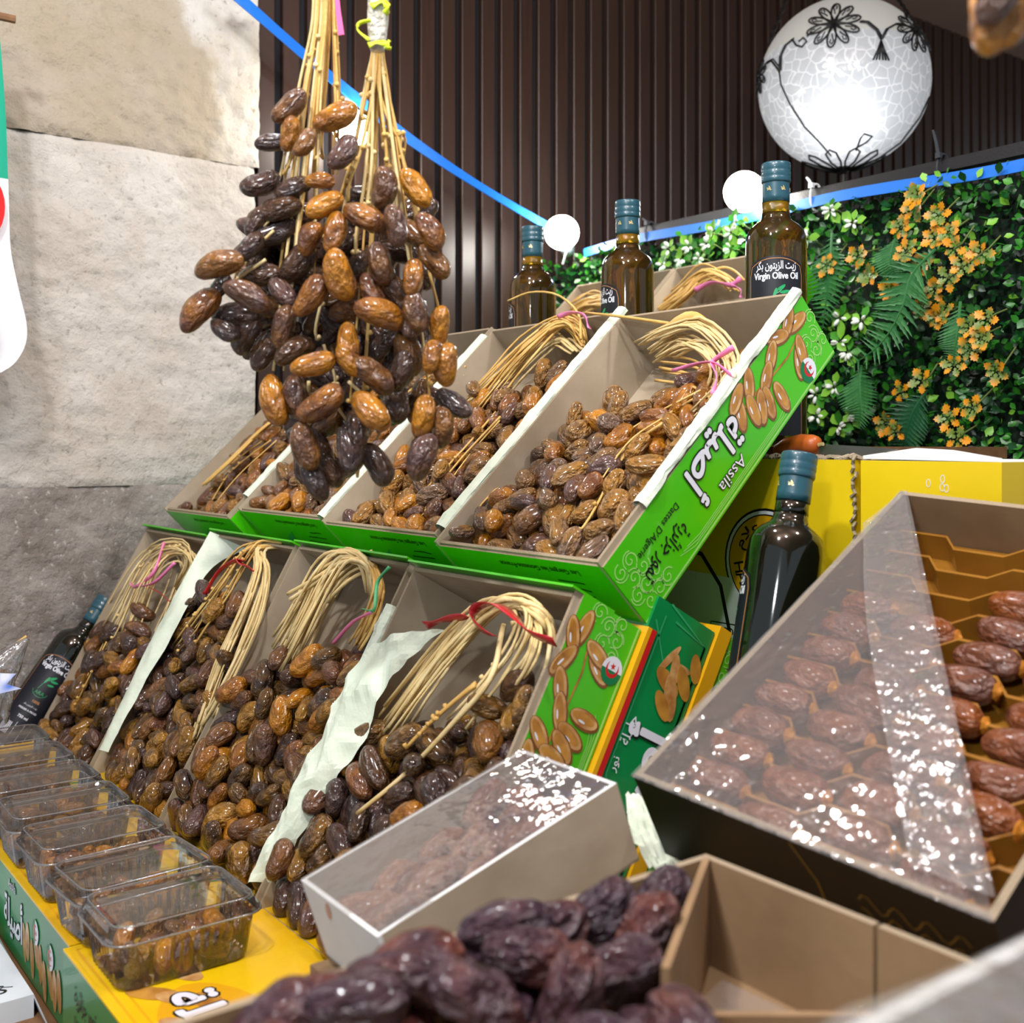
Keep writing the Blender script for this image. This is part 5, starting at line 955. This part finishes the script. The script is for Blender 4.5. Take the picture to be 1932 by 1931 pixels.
tl = N(nt, 'ShaderNodeBsdfTranslucent'); Lk(mx.outputs[2], tl.inputs[0]); df = N(nt, 'ShaderNodeBsdfDiffuse'); Lk(mx.outputs[2], df.inputs[0]); gl = N(nt, 'ShaderNodeBsdfGlossy'); gl.inputs['Roughness'].default_value = .15
bu = N(nt, 'ShaderNodeBump'); bu.inputs['Strength'].default_value = .6; bu.inputs['Distance'].default_value = .004; Lk(vo.outputs['Distance'], bu.inputs['Height']); Lk(bu.outputs[0], gl.inputs['Normal'])
s1 = N(nt, 'ShaderNodeMixShader'); s1.inputs[0].default_value = .35; Lk(tl.outputs[0], s1.inputs[1]); Lk(df.outputs[0], s1.inputs[2]); s2 = N(nt, 'ShaderNodeMixShader'); s2.inputs[0].default_value = .06; Lk(s1.outputs[0], s2.inputs[1]); Lk(gl.outputs[0], s2.inputs[2]); Lk(s2.outputs[0], nt.nodes['Material Output'].inputs[0])
prof = [(LR*math.sin(a)+1e-5, -LR*math.cos(a)) for a in [PI*.03+PI*.97*i/36*1.0 for i in range(37)]]
MB().lathe(prof, 64, close=False).obj('glass_globe', [m], t, smooth=True)
ld = (CAM-lcp); ld.z = 0; ld.normalize(); lr_ = Vector((ld.y, -ld.x, 0))*-1
li = lamp('lamp_inner_light', lcp+ld*.10+Vector((0, 0, -.055)), .5, .03); li.parent = t; li.location = ld*.085+Vector((0, 0, -.088))
def onball(u, v, off=.004):
    """u: right angle, v: up angle as seen by the camera"""
    return (ld*math.cos(u)*math.cos(v)+lr_*math.sin(u)*math.cos(v)+UP*math.sin(v))*(LR+off)
def pxball(px, py): r_ = LR*F/2.30; u_ = (px-1591)/r_; v_ = (160-py)/r_; v = math.asin(max(-.98, min(.98, v_))); u = math.asin(max(-.99, min(.99, u_/max(.1, math.cos(v))))); return u, v
if (CR.dot(lr_)) < 0: lr_ = -lr_
def wire(pts, r, parent, nm): return MB().tube([onball(*pxball(*p)) for p in pts], r, 6).obj(nm, [M['iron']], parent, smooth=True)
def rosette(px, py, rx, ry, n=10):
    o = MB().tube([onball(*pxball(px, py), .002), onball(*pxball(px, py), .009)], .006, 10).obj('rosette', [M['iron']], t)
    for k in range(n):
        a = 2*PI*k/n+.2; ca_, sa = math.cos(a), math.sin(a); L1 = []
        for q in range(15):
            s = q/14*2*PI; rr = .5*(1-math.cos(s)); wd_ = math.sin(s)*.20*(.5+.5*rr); L1.append((px+rx*(ca_*rr-sa*wd_), py-ry*(sa*rr+ca_*wd_)))
        mb = MB(); mb.tube([onball(*pxball(*p)) for p in L1], .0019, 5)
        mb.tube([onball(*pxball(px+rx*(ca_*r_-sa*w_), py-ry*(sa*r_+ca_*w_)), .005) for r_, w_ in ((.45, 0), (.6, .03), (.75, .09), (.88, .03), (.8, -.05), (.68, -.02))], .0014, 5); mb.obj('petal', [M['iron']], o, smooth=True)
rosette(1575, 97, 46, 45); rosette(1712, 100, 32, 44); rosette(1443, 146, 14, 34, 8)
for pts in ([(1618, 98), (1630, 100), (1645, 115), (1653, 132)], [(1653, 132), (1662, 112), (1678, 99), (1690, 98)], [(1455, 133), (1467, 134), (1476, 150), (1482, 162)], [(1482, 162), (1483, 135), (1492, 117), (1505, 110)]):
    wire(pts, .0022, t, 'swag'); wire([(x+3, y-2) for x, y in pts], .0016, t, 'swag')
wire([(1505, 110), (1512, 124), (1522, 130), (1530, 122), (1524, 113), (1516, 118)], .002, t, 'scroll'); wire([(1530, 112), (1540, 106)], .002, t, 'scroll')
for dx in (-13, -8, -3, 3, 8, 13): wire([(1653, 134), (1653+dx*.4, 150), (1653+dx, 168)], .0018, t, 'tassel')
for pts in ([(1482, 162), (1485, 185), (1500, 220), (1525, 260), (1550, 285), (1570, 304)], [(1738, 205), (1722, 240), (1690, 280), (1650, 305), (1635, 310)]): wire(pts, .0018, t, 'chain')
bo = MB().lathe([(.003, -.012), (.008, -.01), (.014, -.004), (.016, .0), (.014, .004), (.008, .0)], 16).obj('bottom_finial', [M['iron']], t, M=T(0, 0, -LR-.002)); MB().tube([(0, 0, -.01), (0, 0, -.03), (0, 0, -.034), (0, 0, -.045)], [.004, .004, .010, .003], 10).obj('knob', [M['iron']], bo)
for k in range(10):
    a = 2*PI*k/10; MB().tube([Vector((r_*math.cos(a+w_), r_*math.sin(a+w_), z_)) for r_, w_, z_ in ((.012, 0, -.005), (.045, .22, .004), (.075, .14, .016), (.082, 0, .021), (.075, -.14, .016), (.045, -.22, .004), (.012, 0, -.005))], .0022, 5).obj('petal', [M['iron']], bo, smooth=True)
wire([(1613, 300), (1620, 285), (1626, 279), (1640, 282), (1630, 290), (1616, 296)], .002, t, 'scroll')
for (px, py, tx, ty) in ((1700, 62, 1668, -40), (1462, 82, 1500, -40)):
    a_, b_ = onball(*pxball(px, py), .005), at(tx, ty, 2.30)-lcp; n = 14
    for k in range(n):
        c = a_.lerp(b_, k/n); MB().tube([c+((b_-a_).normalized()*math.cos(s)*.009+(CR if k % 2 else CF)*math.sin(s)*.004) for s in [2*PI*i/10 for i in range(11)]], .0013, 5).obj('chain_link', [M['iron']], t)
MB().tube([Vector((0, 0, LR+.11)), Vector((0, 0, ZC-lcp.z))], .004, 8).obj('cord', [M['iron']], t)
# ================================================================== GREEN HEDGE WALL
YH = 1.50
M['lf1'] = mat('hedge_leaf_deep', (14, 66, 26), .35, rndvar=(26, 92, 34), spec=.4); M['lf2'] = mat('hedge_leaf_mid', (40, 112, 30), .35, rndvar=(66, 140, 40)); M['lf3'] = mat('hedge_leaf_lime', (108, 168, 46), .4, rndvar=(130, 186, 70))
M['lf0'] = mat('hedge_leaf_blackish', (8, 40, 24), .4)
hx0, hx1, hz0, hz1 = -1.87, -.50, CZ-.22, zr-.012
t = thing('hedge_panel', 'artificial boxwood hedge wall behind the stand', 'hedge', T(hx0, YH, hz0))
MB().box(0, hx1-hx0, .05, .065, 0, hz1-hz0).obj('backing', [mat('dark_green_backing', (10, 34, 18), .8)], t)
leaf = [(0, 0, 0), (-.28, .35, .05), (-.33, .65, .07), (0, 1, .02), (.33, .65, .07), (.28, .35, .05), (0, .5, -.02)]; lfs = [(0, 6, 1), (1, 6, 2), (2, 6, 3), (3, 6, 4), (4, 6, 5), (5, 6, 0)]
lms = [MB().add([tuple(Vector(v)) for v in leaf], lfs).mesh('leaf', [M[k]], True) for k in ('lf1', 'lf2', 'lf3', 'lf0')]
def leaf_frame(p, s):
    d = Vector((rnd(-1, 1), rnd(-1.1, .1), rnd(-.7, 1))).normalized(); nrm = Vector((rnd(-.6, .6), -1, rnd(-.1, .9))); x = d.cross(nrm).normalized(); z = x.cross(d); return frame(p, x*s, d*s, z*s)
big = MB(); cnt = 0
for i in range(15000):
    x = rnd(0, hx1-hx0); z = rnd(0, hz1-hz0+.004); lay = random.random(); rel = noise.noise(Vector((x*7, z*7, 1)))
    y = .035-.06*lay**1.5-.02*rel; s = rnd(.010, .019); p = Vector((x, y, z)); Mx = leaf_frame(p, s)
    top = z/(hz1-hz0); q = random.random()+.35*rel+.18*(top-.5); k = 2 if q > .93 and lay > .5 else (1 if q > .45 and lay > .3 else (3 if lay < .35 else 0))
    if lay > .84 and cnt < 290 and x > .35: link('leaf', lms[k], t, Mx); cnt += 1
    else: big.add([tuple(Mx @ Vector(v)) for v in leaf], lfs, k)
o = big.obj('leaf_mass', [M['lf1'], M['lf2'], M['lf3'], M['lf0']], t, smooth=True); o['kind'] = 'stuff'
# fern fronds
M['fern'] = mat('fern_green', (38, 98, 52), .45, rndvar=(60, 122, 66)); M['fern_d'] = mat('fern_deep', (22, 78, 46), .45)
pin = MB(); nn = 9; vs = []
for i in range(nn): f = i/(nn-1); wd_ = .082*(1-f**1.6)+.006; vs += [(-wd_*(1.25 if i % 2 else .85), f, .02*math.sin(f*3)), (0, f, .05*math.sin(f*3)+.012), (wd_*(1.25 if i % 2 else .85), f, .02*math.sin(f*3))]
pin.add(vs, [(i*3+k, i*3+k+1, i*3+4+k, i*3+3+k) for i in range(nn-1) for k in range(2)])
pms = {k: pin.mesh('leaflet', [M[k]], True) for k in ('fern', 'fern_d')}
def fern(ctrl, depth, width, lab, k='fern', n=20):
    c0 = atY(*ctrl[0], YH-depth); t = thing('fern_frond', lab, 'fern', T(c0), 'fern fronds'); pts = smoothpath([atY(x, y, YH-depth-.012*math.sin(PI*i/(len(ctrl)-1)))-c0 for i, (x, y) in enumerate(ctrl)], 40)
    MB().tube(pts, [.0022*(1-.7*i/40) for i in range(40)], 5).obj('rachis', [M[k]], t)
    for i in range(n):
        f = .06+.92*i/(n-1); j = min(38, int(f*39)); p = pts[j]; tg = (pts[min(39, j+1)]-pts[j-1]).normalized(); sd = tg.cross(Vector((0, 1, 0))).normalized(); ln = width*(math.sin(min(1, f*2.6)*PI/2))*(1-f**2.2*.85)
        for s in (-1, 1):
            d = (sd*s+tg*.38+Vector((0, -.18, 0))).normalized(); x = d.cross(Vector((0, 1, .1))).normalized(); link('leaflet', pms[k], t, frame(p, x*ln, d*ln, x.cross(d)*ln))
fern([(1570, 440), (1566, 500), (1560, 560), (1552, 620)], .07, 0.047, 'bluish fern frond hanging beside the right bottle')
fern([(1765, 470), (1720, 520), (1700, 585), (1660, 650), (1590, 702)], .085, 0.055, 'large bright fern frond arching down to the left in the middle of the hedge', n=24)
fern([(1625, 690), (1622, 730), (1624, 770), (1620, 808)], .075, 0.044, 'upright pointed fern frond tip below the large arching frond')
fern([(1690, 450), (1680, 490), (1695, 530)], .06, 0.039, 'small fern frond under the orange leaves'); fern([(1812, 570), (1805, 640), (1796, 690)], .065, 0.034, 'pale narrow fern frond at the right of the hedge')
fern([(1750, 735), (1722, 780), (1708, 830), (1705, 870)], .06, 0.047, 'dark fern frond low in the hedge above the yellow carton', 'fern_d')
# orange-tipped holly sprigs
m, nt, b = base_mat('orange_tipped_leaf'); tc = N(nt, 'ShaderNodeTexCoord'); sx = N(nt, 'ShaderNodeSeparateXYZ'); nt.links.new(tc.outputs['Object'], sx.inputs[0]); rp = N(nt, 'ShaderNodeValToRGB'); e = rp.color_ramp.elements
e[0].position = .15; e[0].color = lin((100, 124, 54)); e[1].position = .62; e[1].color = lin((212, 140, 18)); oi = N(nt, 'ShaderNodeObjectInfo'); ma = N(nt, 'ShaderNodeMath', operation='MULTIPLY_ADD'); ma.inputs[1].default_value = .75; ma.inputs[2].default_value = -.50; nt.links.new(oi.outputs['Random'], ma.inputs[0]); ad = N(nt, 'ShaderNodeMath', operation='ADD'); nt.links.new(ma.outputs[0], ad.inputs[0]); nt.links.new(sx.outputs['Y'], ad.inputs[1]); nt.links.new(ad.outputs[0], rp.inputs[0]); nt.links.new(rp.outputs[0], b.inputs['Base Color']); b.inputs['Roughness'].default_value = .45; M['holly'] = m
out = [(0, 0), (.16, .14), (.12, .22), (.34, .36), (.24, .45), (.38, .62), (.22, .70), (.22, .84), (.08, .86), (0, 1.0)]; ring = [(x, y, .10*abs(x)) for x, y in out] + [(-x, y, .10*abs(x)) for x, y in out[-2:0:-1]]
hm = MB().add(ring+[(0, .5, -.03)], [(i, (i+1) % len(ring), len(ring)) for i in range(len(ring))]).mesh('leaf', [M['holly']], True)
M['stem'] = mat('sprig_stem', (96, 110, 54), .6)
spr = [(1620, 485), (1642, 520), (1700, 430), (1725, 395), (1772, 405), (1765, 450), (1790, 440), (1800, 470), (1710, 475), (1740, 500), (1815, 505), (1790, 525), (1680, 550), (1765, 545), (1740, 580), (1765, 600), (1780, 590), (1830, 620), (1850, 640), (1862, 605), (1740, 720), (1700, 740), (1800, 690), (1830, 660), (1672, 800), (1690, 815), (1790, 790), (1835, 770), (1560, 500), (1805, 830), (1880, 700), (1730, 372), (1850, 480)]
for i, (px, py) in enumerate(spr):
    c = atY(px, py, YH-.06-rnd(0, .03)); t = thing('holly_sprig', nth(i, spr)+' orange-tipped leaf sprig in the hedge counting from the left', 'sprig', T(c), 'orange-tipped sprigs'); n = random.randrange(5, 8); a0 = rnd(0, 6.28)
    MB().tube([Vector((0, .05, rnd(.01, .04))), Vector((0, .02, .01)), Vector((0, 0, 0))], .0013, 5).obj('stem', [M['stem']], t)
    for k in range(n):
        a = a0+2*PI*k/n; d = Vector((math.cos(a), rnd(-.6, .2), math.sin(a))).normalized(); x = d.cross(Vector((rnd(-.3, .3), -1, .2))).normalized(); s = rnd(.013, .021); link('leaf', hm, t, frame(d*.003, x*s, d*s, x.cross(d)*s))
# white-budded sprigs
M['bud'] = mat('white_bud', (226, 232, 226), .5)
bd_ = MB().lathe([(.0001, -.5), (.2, -.3), (.26, .1), (.16, .38), (.0001, .5)], 7, close=False).mesh('bud', [M['bud']], True)
wbs = [(1568, 395), (1610, 420), (1262, 470), (1300, 465), (1335, 460), (1380, 440), (1385, 420), (1250, 500), (1285, 490), (1320, 488), (1145, 515), (1585, 600), (1625, 605), (1585, 645), (1600, 665), (1575, 730), (1540, 745), (1540, 785), (1582, 805), (1610, 780), (1380, 470), (1520, 450), (1120, 545), (1345, 440), (1520, 830)]
for i, (px, py) in enumerate(wbs):
    c = atY(px, py, YH-.055-rnd(0, .02)); t = thing('flowering_sprig', nth(i, wbs)+' white-budded sprig in the hedge counting from the left', 'sprig', T(c), 'white-budded sprigs')
    MB().tube([Vector((0, .05, -.01)), Vector((0, .02, 0)), Vector((0, 0, 0))], .0012, 5).obj('stem', [M['stem']], t)
    for k in range(5): a = rnd(0, 6.28); d = Vector((math.cos(a), rnd(-.9, -.1), math.sin(a)-.2)).normalized(); s = rnd(.010, .014); link('bud', bd_, t, T(d*.009) @ d.to_track_quat('Z', 'Y').to_matrix().to_4x4() @ Matrix.Diagonal((s, s, s, 1)))
    for k in range(5): a = 1.26*k+rnd(-.3, .3); d = Vector((math.cos(a), rnd(-.3, .4), math.sin(a))).normalized(); x = d.cross(Vector((0, -1, .3))).normalized(); s = rnd(.016, .024); link('leaf', lms[2 if random.random() < .6 else 1], t, frame(d*.003, x*s, d*s, x.cross(d)*s))
